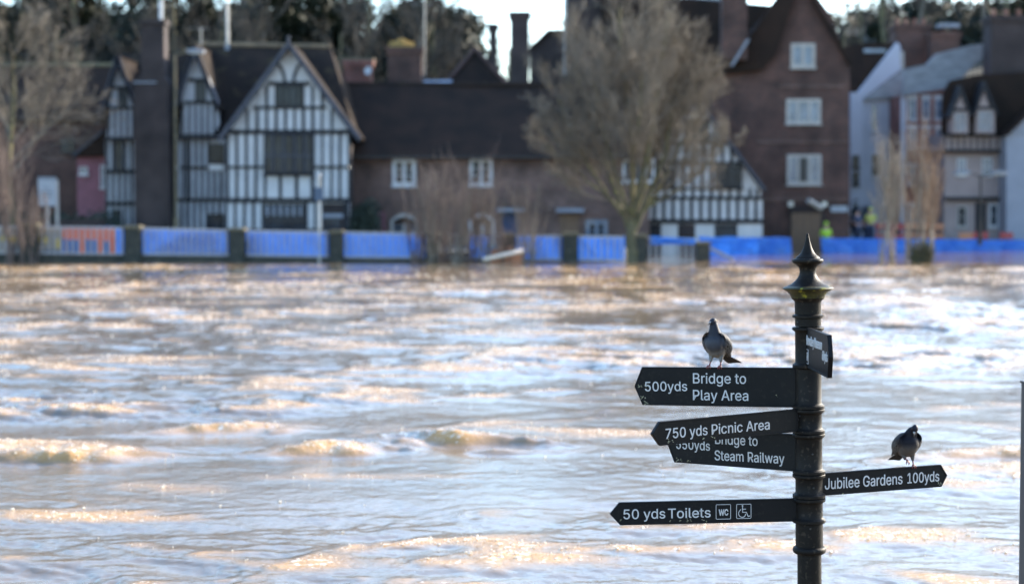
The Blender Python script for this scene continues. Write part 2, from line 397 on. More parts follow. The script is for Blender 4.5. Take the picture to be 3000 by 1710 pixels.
river = bpy.data.objects.new('river_water', me); COL.objects.link(river); tag(river, kind='structure')

# flecks added on the crests in place of sun glints; too many to count
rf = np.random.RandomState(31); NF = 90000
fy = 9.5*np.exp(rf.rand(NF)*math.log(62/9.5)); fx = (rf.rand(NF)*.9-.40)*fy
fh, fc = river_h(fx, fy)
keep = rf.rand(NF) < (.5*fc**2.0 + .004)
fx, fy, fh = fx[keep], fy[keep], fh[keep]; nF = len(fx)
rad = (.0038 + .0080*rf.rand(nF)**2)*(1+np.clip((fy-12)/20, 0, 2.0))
octv = np.array([(1,0,0),(-1,0,0),(0,1,0),(0,-1,0),(0,0,.8),(0,0,-.5)], float)
octf = np.array([(0,2,4),(2,1,4),(1,3,4),(3,0,4),(2,0,5),(1,2,5),(3,1,5),(0,3,5)])
ang = rf.rand(nF)*6.283; ca_, sa_ = np.cos(ang), np.sin(ang); st_ = 1+rf.rand(nF)*.8
vx = octv[None, :, 0]*st_[:, None]*rad[:, None]; vy = octv[None, :, 1]*rad[:, None]
V = np.stack([fx[:, None]+vx*ca_[:, None]-vy*sa_[:, None], fy[:, None]+vx*sa_[:, None]+vy*ca_[:, None], fh[:, None]+rad[:, None]*.35+octv[None, :, 2]*rad[:, None]], -1).reshape(-1, 3)
Fc = (octf[None]+np.arange(nF)[:, None, None]*6).reshape(-1, 3)
fme = bpy.data.meshes.new('glint_flecks'); fme.from_pydata(V.tolist(), [], Fc.tolist())
fmt = mat('glint', (.82,.78,.70), .5); add_translucent(fmt, (.9, .84, .74), .5); fme.materials.append(fmt)
fo = bpy.data.objects.new('glint_flecks', fme); COL.objects.link(fo); tag(fo, 'small pale flecks added as sun glints on the broken crests of the river', 'glint', kind='stuff')
print('flecks', nF)

# ------------------------------------------------------------------ land on the far bank
def sstep(a, b_, t):
    t = np.clip((t-a)/(b_-a), 0, 1); return t*t*(3-2*t)
def bank_y(x):      # where the flooded street meets the water
    return np.interp(x, [-200, 4.4, 6.5, 26, 40, 300], [67.0, 67.0, 82.0, 90.0, 94.0, 120.0])
def land_h(x, y):
    s = x/np.maximum(y, 1)       # bearing
    z = .35 + .0*x
    lx = 13.5 - 8.5*sstep(-.12, .0, s)
    z = z + lx*sstep(96, 140, y)
    z = z + (22.0*sstep(.08, .20, s) + 6*(1-sstep(-.1, 0, s)))*sstep(150, 250, y)
    return z
gy = np.concatenate([np.linspace(0, 1, 6)[:-1]*14, np.linspace(14, 200, 60), np.linspace(200, 1800, 30)[1:]])
gx = np.concatenate([np.linspace(-900, -80, 18)[:-1], np.linspace(-80, 110, 100), np.linspace(110, 900, 18)[1:]])
vs = []; 
for g in gy:
    for x in gx:
        y0 = float(bank_y(x)); y = y0+g
        vs.append((x, y, float(land_h(x, y)) + (0 if g > .5 else -1.2)))
n = len(gx); fs = [(i*n+j, i*n+j+1, (i+1)*n+j+1, (i+1)*n+j) for i in range(len(gy)-1) for j in range(n-1)]
g = MB(); g.add(vs, fs); gnd = g.build('ground', M['hill'], smooth=True, local=True); tag(gnd, kind='structure')
st = MB(); st.add([(-60, 68.5, .356), (4.2, 68.5, .356), (6.6, 84.0, .356), (26, 92.0, .356), (34, 94.5, .356), (34, 97, .356), (6, 95, .356), (-60, 95, .356)], [(0,1,2,3,4,5,6,7)])
tag(st.build('street', M['tarmac'], local=True), kind='structure')
rb = MB(); rb.add([(-300,-40,-2.5),(300,-40,-2.5),(300,140,-2.5),(-300,140,-2.5)], [(0,1,2,3)])
tag(rb.build('river_bed', M['grass'], local=True), kind='structure')

# ------------------------------------------------------------------ facade tool
class Facade:
    """builds flat-fronted parts from measurements taken in a 1.82x enlargement of the photo, on the plane y=Y"""
    def __init__(s, root, Y, off=0): s.root = root; s.Y = Y; s.off = off
    def pt(s, cx, cyy, Y=None):
        return P(s.off + cx/1.82, cyy/1.82, Y or s.Y)
    def xz(s, cx, cyy): p = s.pt(cx, cyy); return (p.x, p.z)
    def rect(s, name, x0, y0, x1, y1, m, th=.08, proud=0, parent=None, zmin=None):
        a = s.xz(x0, y0); b_ = s.xz(x1, y1); z0 = b_[1] if zmin is None else zmin
        q = MB().box(a[0], b_[0], s.Y-proud, s.Y-proud+th, z0, a[1]); return q.build(name, m, parent or s.root)
    def poly(s, name, pts, m, th=.08, proud=0, parent=None):
        q = MB().prism([s.xz(*p) for p in pts], s.Y-proud, s.Y-proud+th); return q.build(name, m, parent or s.root)
    def stud(s, name, pts, outline, m, th=.06, proud=.05):
        q = clip([s.xz(*p) for p in pts], [s.xz(*p) for p in outline])
        if len(q) < 3: return
        MB().prism(q, s.Y-proud, s.Y-proud+th).build(name, m, s.root)
    def studs(s, y0, y1, whites, outline, m, x_end=None):
        """upright timbers filling the gaps between the white panels listed as (left, right)"""
        for (a, b_), (c, d) in zip(whites[:-1], whites[1:]):
            j = rnd.uniform(-1, 1)
            s.stud('timber_stud', [(b_+j, y0), (c+j, y0), (c+j, y1), (b_+j, y1)], outline, m)
    def window(s, x0, y0, x1, y1, frame, glass, nx=2, ny=3, fw=7, parent=None, arch=0, bars=True, proud=.05, sill=True):
        a = s.xz(x0, y0); b_ = s.xz(x1, y1); k = fw/1.82/FPX*s.Y
        X0, Z1, X1, Z0 = a[0], a[1], b_[0], b_[1]; Y = s.Y-proud; q = MB()
        q.box(X0, X0+k, Y, Y+.1, Z0, Z1); q.box(X1-k, X1, Y, Y+.1, Z0, Z1)
        q.box(X0+k, X1-k, Y, Y+.1, Z0, Z0+k)
        if arch:
            n = 10; top = []; bot = []
            for i in range(n+1):
                t = i/n; xx = X0+(X1-X0)*t; top.append((xx, Z1+arch*4*t*(1-t))); bot.append((xx, Z1-k+arch*4*t*(1-t)*.9))
            for i in range(n): q.prism([bot[i], bot[i+1], top[i+1], top[i]], Y-.004, Y+.096)
        else: q.box(X0+k, X1-k, Y, Y+.1, Z1-k, Z1)
        for i in range(1, nx):
            xx = X0+(X1-X0)*i/nx; q.box(xx-k*.45, xx+k*.45, Y+.003, Y+.09, Z0+k, Z1-k)
        o = q.build('window', frame, parent or s.root)
        if arch:
            MB().prism([(X0+k*.5, Z1-k*.6)] + [(p[0], p[1]) for p in bot[1:-1]] + [(X1-k*.5, Z1-k*.6)], Y+.05, Y+.07).build('pane', glass, o)
        for i in range(nx):
            xa = X0+(X1-X0)*i/nx+(k if i == 0 else k*.45); xb = X0+(X1-X0)*(i+1)/nx-(k if i == nx-1 else k*.45)
            MB().box(xa, xb, Y+.045, Y+.06, Z0+k, Z1-k).build('pane', glass, o)
            if bars and ny > 1:
                w_ = MB()
                for j in range(1, ny):
                    zz = Z0+k+(Z1-Z0-2*k)*j/ny; w_.box(xa, xb, Y+.028, Y+.043, zz-.012, zz+.012)
                w_.build('glazing_bar', frame, o)
        if sill: MB().box(X0-.05, X1+.05, Y-.07, Y+.05, Z0-.07, Z0-.003).build('sill', frame, o)
        return o

def body_box(root, x0, x1, y0, y1, z0, z1, m, name='wall'):
    return MB().box(x0, x1, y0, y1, z0, z1).build(name, m, root)

def aerial(x, y, z, h, label, kind=0):
    r = empty('tv_aerial', (x, y, z), label, 'aerial', 'aerials on the roofs')
    MB().tube([(x, y, z), (x, y, z+h)], .022, 6).build('mast', M['galv'], r)
    q = MB(); zt = z+h*.93
    q.tube([(x-.6, y, zt), (x+.35, y, zt)], .012, 5)
    for i in range(7): q.tube([(x-.55+i*.13, y-.16, zt), (x-.55+i*.13, y+.16, zt)], .007, 4)
    q.build('antenna', M['galv'], r); return r

def chimney(name, x0, x1, y0, y1, z0, z1, m, label, pots=2, root=None, capm=None):
    r = root or empty(name, ((x0+x1)/2, (y0+y1)/2, z0), label, 'chimney', 'chimney stacks')
    q = MB().box(x0, x1, y0, y1, z0, z1); q.box(x0-.06, x1+.06, y0-.06, y1+.06, z1-.34, z1-.18); q.box(x0-.1, x1+.1, y0-.1, y1+.1, z1-.18+.002, z1+.0)
    stack = q.build('stack' if not root else 'chimney', m, r)
    for i in range(pots):
        t = (i+.5)/pots; xx = x0+(x1-x0)*t
        MB().lathe([(.12, 0), (.10, .1), (.09, .32), (.115, .36), (.115, .40), (.075, .40)], 12, c=(xx, (y0+y1)/2, z1)).build('chimney_pot', M['brick_red'], stack if root else r)
    return r

# ================================================================== black-and-white timber house
YH = 77.0
F2 = P(500+630/1.82, 1200/1.82, YH)
H1 = empty('timber_framed_house', (F2.x, YH, .35), 'large black and white timber framed house with a tall pointed river gable', 'house')
f = Facade(H1, YH, 500)
ap = (632, 262); eL = (300, 700); eR = (952, 700)
out = [ap, eR, (952, 1300), (292, 1300), eL]
f.poly('plaster_wall', out, M['plaster'], .3)
f.poly('plaster_wall', [(300, 1300), (300, 1400), (945, 1400), (945, 1300)], M['plaster'], .3)
wide = [(632, 250), (985, 720), (985, 1330), (285, 1330), (275, 720)]
# horizontal timbers
for y0, y1, a, b_ in ((436, 456, 520, 742), (566, 582, 440, 830), (692, 716, 290, 960), (884, 898, 300, 500), (884, 898, 760, 952), (1056, 1080, 290, 960), (1218, 1232, 290, 960)):
    f.stud('timber_beam', [(a, y0), (b_, y0), (b_, y1), (a, y1)], wide, M['timber'], .08, .07)
rowA = [(250, 262), (355, 403), (417, 455), (471, 506), (520, 556), (572, 605), (620, 655), (668, 700), (716, 750), (765, 802), (812, 853), (865, 912), (1000, 1010)]
f.studs(582, 692, rowA[1:-1], out, M['timber'])
rowB = [(270, 308), (308, 347), (361, 397), (411, 448), (462, 498), (505, 510)]
sidesL = [(296, 296), (310, 347), (361, 397), (411, 448), (462, 498), (512, 512)]
sidesR = [(748, 748), (767, 804), (814, 851), (862, 896), (909, 946), (960, 960)]
for y0, y1 in ((716, 884), (898, 1056)):
    f.studs(y0, y1, sidesL, wide, M['timber']); f.studs(y0, y1, sidesR, wide, M['timber'])
f.studs(1080, 1218, [(292, 292), (302, 338), (350, 386), (400, 436), (450, 486), (494, 494)], wide, M['timber'])
f.studs(1080, 1218, [(716, 716), (732, 764), (776, 800)], wide, M['timber'])
f.studs(456, 566, [(440, 470), (470, 505), (521, 556), (566, 566)], out, M['timber'])
f.studs(456, 566, [(700, 700), (712, 750), (763, 800), (815, 815)], out, M['timber'])
f.rect('plaster_panel', 450, 1232, 764, 1400, M['plaster_shade'], .05, .02)
# curved braces in the peak
for sgn in (-1, 1):
    pts = [(632+sgn*14, 440), (632+sgn*22, 395), (632+sgn*38, 355), (632+sgn*58, 335), (632+sgn*66, 345), (632+sgn*48, 368), (632+sgn*36, 405), (632+sgn*30, 440)]
    f.poly('curved_brace', pts, M['timber'], .06, .05)
f.window(562, 456, 706, 568, M['timber'], M['glass'], 4, 1, 6, bars=False)
# great window
w_ = f.window(500, 716, 760, 925, M['timber'], M['glass'], 5, 2, 10, proud=.22)
for x in (545, 603, 661, 716):
    f.rect('mullion_post', x, 722, x+10, 921, M['barge'], .05, .27, w_)
f.rect('transom', 505, 826, 755, 838, M['barge'], .05, .275, w_)
f.rect('bay_apron', 498, 925, 762, 938, M['timber'], .2, .16)
for x0, x1 in ((506, 578), (592, 664), (680, 750)): f.rect('apron_panel', x0+2, 940, x1-3, 1054, M['plaster'], .06, .02)
for x0, x1 in ((498, 506), (577, 593), (664, 681), (750, 762)): f.rect('apron_post', x0, 938, x1, 1057, M['timber'], .08, .06)
f.poly('carved_bracket', [(610, 712), (632, 690), (660, 712), (650, 730), (620, 730)], M['timber'], .1, .26)
f.window(496, 1085, 720, 1300, M['timber'], M['glass'], 6, 2, 7, proud=.09)
for i in range(6): f.rect('curtain', 508+i*35, 1095, 524+i*35, 1150, M['lead'], .01, .055)
# doorway on the right under the jetty
f.rect('door_recess', 806, 1085, 930, 1400, M['brick_dark'], .05, .03)
f.rect('door', 822, 1160, 905, 1400, M['glass'], .05, .06)
f.rect('door_lintel', 812, 1140, 920, 1160, M['lead'], .08, .09)
f.rect('jetty_post', 925, 1075, 952, 1400, M['timber'], .12, .12)
# barge boards
for sgn, (bx, by) in ((-1, (272, 742)), (1, (1012, 742))):
    axx, ayy = 636, 222
    f.poly('bargeboard', [(axx, ayy), (axx, ayy+38), (bx+sgn*(-6), by+16), (bx+sgn*12, by-6)], M['barge'], .08, .55)
f.poly('finial', [(628, 200), (644, 200), (642, 260), (630, 260)], M['barge'], .1, .6)
# roofs: the front gable roof runs back, the main ridge runs across
apx = f.pt(636, 228); 
for (bx, by) in ((270, 735), (1014, 735)):
    e0 = f.pt(bx, by)
    MB().slab([(apx.x, YH-.5, apx.z), (e0.x, YH-.5, e0.z), (e0.x, YH+5.5, e0.z), (apx.x, YH+5.5, apx.z)], .12).build('gable_roof', M['tile'], H1)
f1 = Facade(H1, YH, 0)
rz = P(1075/1.82, 240/1.82, 82).z
rxl = P(1075/1.82, 240/1.82, 82).x; rxr = P(500+850/1.82, 260/1.82, 82).x; rfr = P(500+985/1.82, 600/1.82, 79)
exl = P(1090/1.82, 700/1.82, 78.3); 
MB().slab([(rxl-.3, 82, rz), (rxr, 82, rz-.1), (rfr.x, 78.4, exl.z), (exl.x-1.2, 78.4, exl.z)], .12).build('main_roof', M['tile'], H1)
MB().slab([(rxl-.3, 82, rz), (rxr, 82, rz-.1), (rxr+.5, 86, exl.z), (rxl-.5, 86, exl.z)], .12).build('main_roof', M['tile'], H1)
MB().slab([(rxr, 82.0, rz-.1), (rfr.x, 78.4, exl.z), (rfr.x+.3, 86, exl.z)], .12).build('main_roof', M['tile'], H1)
MB().tube([(rxl-.3, 82, rz+.03), (rxr, 82, rz-.07)], .11, 6).build('ridge_tiles', mat('tan_ridge', (.24,.17,.10), .9, (.12,.09,.06), 3), H1)  # ridge tiles tan, paler than the roof slopes
body_box(H1, f.xz(305, 0)[0], f.xz(948, 0)[0], YH+.3, YH+7, .3, f.xz(0, 710)[1], M['brick_dark'])
# ---- middle gable wing
f = Facade(H1, 78.0, 0)
out2 = [(1048, 262), (1172, 560), (1200, 735), (1200, 1300), (935, 1300), (935, 600)]
f.poly('wing_wall', [(1050, 250), (1165, 540), (1172, 660), (1140, 735), (968, 735), (975, 520)], M['plaster_shade'], .3, .2)
f.poly('wing_wall', [(935, 735), (1205, 735), (1205, 1400), (935, 1400)], M['plaster_shade'], .3)
PG = [(1050, 250), (1165, 540), (1178, 735), (966, 735), (970, 540)]
def small_studs(f, x0, x1, y0, y1, step, outline, wdt=7, proud=.05):
    x = x0
    while x < x1:
        f.stud('timber_stud', [(x, y0), (x+wdt, y0), (x+wdt, y1), (x, y1)], outline, M['timber'], .05, proud); x += step
small_studs(f, 976, 1172, 556, 722, 33, PG, 11, .24)
small_studs(f, 940, 1112, 745, 885, 33, out2, 12); small_studs(f, 940, 1200, 903, 1055, 33, out2, 12); small_studs(f, 965, 1190, 1078, 1300, 33, out2, 12)
for y0, y1, a, b_, pr in ((420, 440, 1010, 1110, .27), (540, 556, 985, 1165, .27), (716, 745, 950, 1180, .27), (886, 902, 960, 1112, .08), (1056, 1076, 940, 1205, .08)):
    f.rect('timber_beam', a, y0, b_, y1, M['timber'], .08, pr)
f.rect('corner_post', 992, 745, 1006, 1300, M['timber'], .07, .07)
f.window(1044, 436, 1102, 540, M['timber'], M['glass'], 2, 1, 5, proud=.28)
f.window(1114, 766, 1196, 868, M['timber'], M['glass'], 3, 1, 6, proud=.1)
f.rect('white_sill_box', 1116, 872, 1196, 908, M['white'], .1, .12)
f.window(1108, 1140, 1196, 1300, M['timber'], M['glass'], 3, 1, 6, proud=.1)
f.poly('bargeboard', [(1046, 240), (1052, 240), (1050, 300), (955, 580), (925, 610), (928, 575)], M['barge'], .08, .6)
f.poly('bargeboard', [(1046, 240), (1054, 240), (1178, 560), (1172, 600), (1046, 290)], M['barge'], .08, .6)
a0 = f.pt(1050, 238)
for (bx, by) in ((925, 600), (1180, 590)):
    e0 = f.pt(bx, by); MB().slab([(a0.x, 77.4, a0.z), (e0.x, 77.4, e0.z), (e0.x, 82, e0.z), (a0.x, 82, a0.z)], .1).build('wing_roof', M['tile'], H1)
# ---- left gable wing
out3 = [(640, 320), (732, 560), (742, 735), (570, 735), (590, 560)]
f.poly('wing_wall', [(640, 318), (735, 560), (748, 660), (722, 735), (574, 735), (590, 560)], M['plaster_shade'], .3, .2)
f.poly('wing_wall', [(562, 735), (735, 735), (735, 1400), (562, 1400)], M['plaster_shade'], .3)
small_studs(f, 582, 745, 585, 732, 32, [(640, 318), (735, 560), (748, 735), (574, 735), (590, 560)], 11, .24)
small_studs(f, 566, 735, 752, 905, 32, [(562, 700), (735, 700), (735, 1300), (562, 1300)], 11)
small_studs(f, 566, 735, 925, 1075, 32, [(562, 700), (735, 700), (735, 1300), (562, 1300)], 11)
small_studs(f, 566, 735, 1096, 1300, 32, [(562, 700), (735, 700), (735, 1300), (562, 1300)], 11)
for y0, y1, a, b_, pr in ((462, 478, 612, 690, .27), (570, 584, 585, 738, .27), (732, 752, 566, 738, .27), (905, 926, 562, 730, .08), (1075, 1096, 562, 730, .08)):
    f.rect('timber_beam', a, y0, b_, y1, M['timber'], .08, pr)
f.window(636, 478, 686, 570, M['timber'], M['glass'], 2, 1, 5, proud=.28)
f.window(614, 752, 656, 905, M['timber'], M['glass'], 1, 2, 5, proud=.1)
f.window(604, 1120, 650, 1300, M['timber'], M['glass'], 1, 2, 5, proud=.1)
f.poly('bargeboard', [(634, 295), (646, 295), (642, 350), (575, 590), (545, 640), (540, 600)], M['barge'], .08, .6)
f.poly('bargeboard', [(636, 295), (648, 295), (745, 570), (738, 600), (636, 340)], M['barge'], .08, .6)
a0 = f.pt(640, 300)
for (bx, by) in ((545, 620), (748, 600)):
    e0 = f.pt(bx, by); MB().slab([(a0.x, 77.4, a0.z), (e0.x, 77.4, e0.z), (e0.x, 82, e0.z), (a0.x, 82, a0.z)], .1).build('wing_roof', M['tile'], H1)
rl = P(630/1.82, 285/1.82, 82)
MB().slab([(rl.x, 82, rl.z), (rxl, 82, rl.z), (rxl, 79, rl.z-3.2), (rl.x, 79, rl.z-3.2)], .1).build('main_roof', M['tile'], H1)
MB().slab([(rl.x, 82, rl.z), (rxl, 82, rl.z), (rxl, 86, rl.z-4.2), (rl.x, 86, rl.z-4.2)], .1).build('main_roof', M['tile'], H1)
body_box(H1, f.xz(566, 0)[0], f.xz(1200, 0)[0], 78.6, 85, .3, f.xz(0, 735)[1], M['brick_dark'])
# ---- great external stack between the wings
a = f.xz(735, 450); b_ = f.xz(925, 1400); c = f.xz(768, 115); d = f.xz(893, 450)
q = MB().box(a[0], b_[0], 77.1, 78.3, .2, a[1]); q.prism([(a[0], a[1]), (b_[0], a[1]), (d[0], a[1]+.35), (c[0], a[1]+.35)], 77.2, 78.25)
q.box(c[0], d[0], 77.3, 78.2, a[1]+.3, c[1]-.2); q.box(c[0]-.08, d[0]+.08, 77.22, 78.28, c[1]-.2, c[1])
q.build('chimney_stack', M['brick_dark'], H1)
MB().box(a[0]-.03, b_[0]-.5, 77.04, 78.2, a[1]-.02, a[1]+.05).build('stone_offset', M['lead'], H1)
# aerials and poles on the roof
p = P(400+ (1070-728)/1.82, 250/1.82, 81.8); aerial(P(1070/1.82, 0, 81.8).x, 81.8, P(0, 250/1.82, 81.8).z-.1, .98, 'pale tv aerial on the ridge behind the middle pointed gable')
p = P(1213/1.82, 250/1.82, 81.9)
r = empty('flagpole', (p.x, 81.9, p.z-.15), 'tall pale bare pole rising from the ridge of the timber house', 'pole')
MB().tube([(p.x, 81.9, p.z-.15), (p.x, 81.9, p.z+2.4)], [.07, .06], 8).build('pole', M['galv'], r)
MB().box(p.x-.1, p.x+.1, 81.8, 82.0, p.z-.17, p.z+.05).build('base_plate', M['lead'], r)
p = P(858/1.82, 112/1.82, 77.7)
r = empty('flue_pipe', (p.x, 77.7, p.z), 'white flue pipe on top of the big brick stack', 'flue')
MB().tube([(p.x, 77.7, p.z), (p.x, 77.7, p.z+.95)], .09, 10).build('pipe', M['white'], r)
MB().lathe([(.14, 0), (.17, .04), (.02, .13)], 12, c=(p.x, 77.7, p.z+.95)).build('cowl', M['white'], r)

# ================================================================== dark-roofed building on the far left and the rose extension
HL = empty('brick_barn', (-20.5, 82, .35), 'low brick building with a long dark roof at the far left', 'building')
f = Facade(HL, 82.0, 0)
a = f.xz(-260, 640); b_ = f.xz(640, 1400)
body_box(HL, a[0], b_[0], 82, 89, .3, a[1], M['brick_mill'])
e0 = f.pt(-260, 640); e1 = f.pt(640, 640); r0 = P(-300/1.82, 352/1.82, 85.5); r1 = P(640/1.82, 352/1.82, 85.5)
MB().slab([(e0.x, 81.7, e0.z), (e1.x, 81.7, e1.z), (r1.x, 85.5, r1.z), (r0.x, 85.5, r0.z)], .14).build('roof', M['tile_dark'], HL)
MB().slab([(e0.x, 89.3, e0.z), (e1.x, 89.3, e1.z), (r1.x, 85.5, r1.z), (r0.x, 85.5, r0.z)], .14).build('roof', M['tile_dark'], HL)
MB().tube([(r0.x, 85.5, r0.z+.03), (r1.x, 85.5, r1.z+.03)], .13, 6).build('ridge_tiles', mat('mossy_ridge', (.16,.13,.07), .9, (.09,.08,.05), 2), HL)
f.window(322, 738, 400, 815, M['iron'], M['glass'], 2, 1, 6)
HP = empty('rose_cottage', (-15.4, 80, .35), 'small rose pink rendered lean-to with a sloping dark roof', 'building')
f = Facade(HP, 80.0, 0)
f.poly('wall', [(412, 840), (560, 720), (566, 1400), (412, 1400)], M['pinkdark'], 2.0)
f.poly('roof', [(385, 838), (560, 690), (575, 700), (575, 830), (410, 838)], M['tile_dark'], 2.6, .3)
f.poly('fascia', [(398, 826), (560, 690), (562, 704), (402, 838)], M['barge'], .08, .36)
f.window(424, 890, 468, 930, M['white'], M['glass_blue'], 1, 1, 5, bars=False)
f.window(536, 880, 560, 1000, M['white'], M['glass_blue'], 1, 2, 5)

# ================================================================== long brick terrace
HT = empty('brick_terrace', (P(1400, 600, 79).x, 79, .35), 'long low brick terrace under one dark tiled roof', 'house')
f = Facade(HT, 79.0, 1000)
xL = P(1022, 0, 79).x; xR = P(1905, 0, 79).x; ez = f.xz(0, 828)[1]
body_box(HT, xL, xR, 79, 88, .3, ez, M['brick'])
rz_ = P(0, 456/1.82, 83.5).z; rl_ = P(985, 0, 83.5).x; rr_ = P(1930, 0, 83.5).x
# the roof sags a little: split into strips
q = MB(); nseg = 14
for i in range(nseg):
    t0, t1 = i/nseg, (i+1)/nseg; s0, s1 = .07*math.sin(t0*9), .07*math.sin(t1*9)
    q.slab([(xL+(xR-xL)*t0, 78.6, ez-.05), (xL+(xR-xL)*t1, 78.6, ez-.05), (rl_+(rr_-rl_)*t1, 83.5, rz_+s1), (rl_+(rr_-rl_)*t0, 83.5, rz_+s0)], .14)
q.build('roof', M['tile_dark'], HT)
MB().slab([(xL, 88.3, ez), (xR, 88.3, ez), (rr_, 83.5, rz_), (rl_, 83.5, rz_)], .14).build('roof', M['tile_dark'], HT)
MB().tube([(rl_, 83.5, rz_+.04), (rr_, 83.5, rz_+.04)], .12, 6).build('ridge_tiles', M['tile'], HT)
MB().box(xL, xR, 78.5, 78.62, ez-.16, ez-.05).build('gutter', M['iron'], HT)
f.window(272, 846, 398, 992, M['white'], M['glass'], 2, 3, 20)
f.window(684, 846, 806, 990, M['white'], M['glass'], 2, 3, 16)
f.window(262, 1178, 408, 1330, M['cream'], M['glass'], 2, 3, 16, arch=.34)
f.window(680, 1178, 818, 1330, M['white'], M['glass'], 2, 3, 16, arch=.36)
f.rect('door', 150, 1130, 235, 1400, M['pinkdark'], .06, .04)
f.rect('door', 860, 1135, 950, 1400, M['navy'], .06, .04)
f.rect('door_canopy', 832, 1110, 972, 1130, M['lead'], .5, .5)
f.rect('door', 1165, 1140, 1265, 1400, M['wood'], .06, .04)
f.rect('door_canopy', 1145, 1110, 1292, 1132, M['lead'], .5, .5)
f.window(1302, 1172, 1420, 1290, M['glass_blue'], M['glass'], 2, 2, 22)
for x in (1500, 1580): f.window(x, 850, x+90, 970, M['white'], M['glass'], 2, 3, 12)
# things that stand up behind the terrace ridge
p0 = P(1000+250/1.82, 255/1.82, 84.5); p1 = P(1000+430/1.82, 470/1.82, 84.5)
chimney('chimney_stack', p0.x, p1.x, 84.2, 85.2, p1.z-.4, p0.z, M['brick_mill'], 'squat wide brick chimney stack on the terrace ridge topped with moss', 0)
r = empty('moss_mound', ((p0.x+p1.x)/2, 84.6, p0.z), 'tawny clump of moss and grass growing on the squat chimney top', 'plant')
q = MB()
for i in range(240):
    t = rnd.uniform(0, 6.28); rr = rnd.uniform(0, .5)**.9; x = (p0.x+p1.x)/2-.2+rr*math.cos(t)*1.2; y = 84.7+rr*math.sin(t)*.6; h = .48*(1-rr)*rnd.uniform(.5, 1)
    q.tube([(x, y, p0.z-.02), (x+rnd.uniform(-.08, .08), y, p0.z+h+.05)], [.03, .008], 3)
q.build('tuft', mat('tawny_moss', (.42,.27,.09), .95, (.28,.22,.08), 6), r)
MB().box(p1.x-.85, p1.x+.1, 83.3, 84.2, p1.z-.35, p1.z-.1).build('lead_flashing', M['lead'], HT)
p0 = P(1000+20/1.82, 325/1.82, 85.5); p1 = P(1000+165/1.82, 470/1.82, 85.5)
chimney('chimney_stack', p0.x, p1.x, 85.1, 85.9, p1.z-.6, p0.z, M['brick_red'], 'low red brick chimney stack beside the timber house roof', 0)
MB().box(p0.x-.7, p1.x+.1, 85.0, 86.0, p0.z+.002, p0.z+.1).build('chimney_slab', M['cap'], HT)
q_ = P(1000+148/1.82, 345/1.82, 84.8)
r = empty('glint_disc', (q_.x, 84.8, q_.z-.3), 'small round pale dish added for a sun glint beside the low red stack', 'disc')  # disc and bracket added to stand for a blurred sun glint
MB().lathe([(.02, 0), (.12, .03), (.19, .09), (.2, .1), (.19, .1), (.02, .02)], 18).build('disc', M['white'], r, local=True).rotation_euler = (R(80), 0, R(-30))
MB().tube([(0, 0, -.3), (0, 0, .05)], .02, 6).build('bracket', M['galv'], r, local=True)
p = P(1000+445/1.82, 380/1.82, 84.6); aerial(p.x, 84.6, p.z-.3, 3.7, 'tall tv aerial mast beside the squat mossy chimney')
# hipped roof behind
HB = empty('hip_roofed_house', (P(1385, 300, 88).x, 88, .35), 'dark hip roofed house rising behind the terrace', 'house')
aL = P(1000+480/1.82, 440/1.82, 88); top = P(1000+712/1.82, 255/1.82, 90); aR = P(1000+905/1.82, 440/1.82, 88)
zl = aL.z-1.5
MB().slab([(aL.x-.6, 88, zl), (aR.x+1.2, 88, zl), (top.x, 91, top.z)], .12).build('roof', M['tile_dark'], HB)
MB().slab([(aR.x+1.2, 88, zl), (aR.x+1.2, 95, zl), (top.x, 91, top.z)], .12).build('roof', M['tile_dark'], HB)
MB().slab([(aL.x-.6, 88, zl), (aL.x-.6, 95, zl), (top.x, 91, top.z)], .12).build('roof', M['tile'], HB)
MB().slab([(aL.x-.6, 95, zl), (aR.x+1.2, 95, zl), (top.x, 91, top.z)], .12).build('roof', M['tile_dark'], HB)
body_box(HB, aL.x-.4, aR.x+1.0, 88.3, 94.7, .3, zl, M['brick_dark'])
for s_ in (-1, 1):
    MB().tube([(top.x, 90.9, top.z+.02), (aL.x-.5 if s_ < 0 else aR.x+1.1, 87.98, zl+.06)], .11, 6).build('hip_tiles', M['brick_mill'], HB)
p0 = P(1000+425/1.82, 425/1.82, 85.5); p1 = P(1000+590/1.82, 460/1.82, 85.5)
sk = empty('rooflight', (p0.x, 85.5, p0.z-.5), 'pale glazed rooflight on the small roof behind the terrace ridge', 'rooflight')
MB().slab([(p0.x, 85.2, p1.z), (p1.x, 85.2, p1.z), (p1.x, 85.9, p0.z), (p0.x+.15, 85.9, p0.z)], .06).build('pane', M['glass_blue'], sk)
MB().box(p0.x, p1.x, 85.15, 85.9, p1.z-1.0, p1.z-.07).build('frame', M['white'], sk)
p0 = P(1000+902/1.82, 66/1.82, 86.5); p1 = P(1000+1000/1.82, 470/1.82, 86.5)
chimney('chimney_stack', p0.x, p1.x, 86.3, 87.4, p1.z-2, p0.z, M['brick_dark'], 'tall broad brick chimney silhouetted against the sky gap', 0)
p0 = P(1000+790/1.82, 128/1.82, 90); p1 = P(1000+830/1.82, 400/1.82, 90)
chimney('chimney_stack', p0.x, p1.x, 90, 90.8, p1.z-2, p0.z, M['brick_dark'], 'slender brick chimney left of the tall broad one', 0)

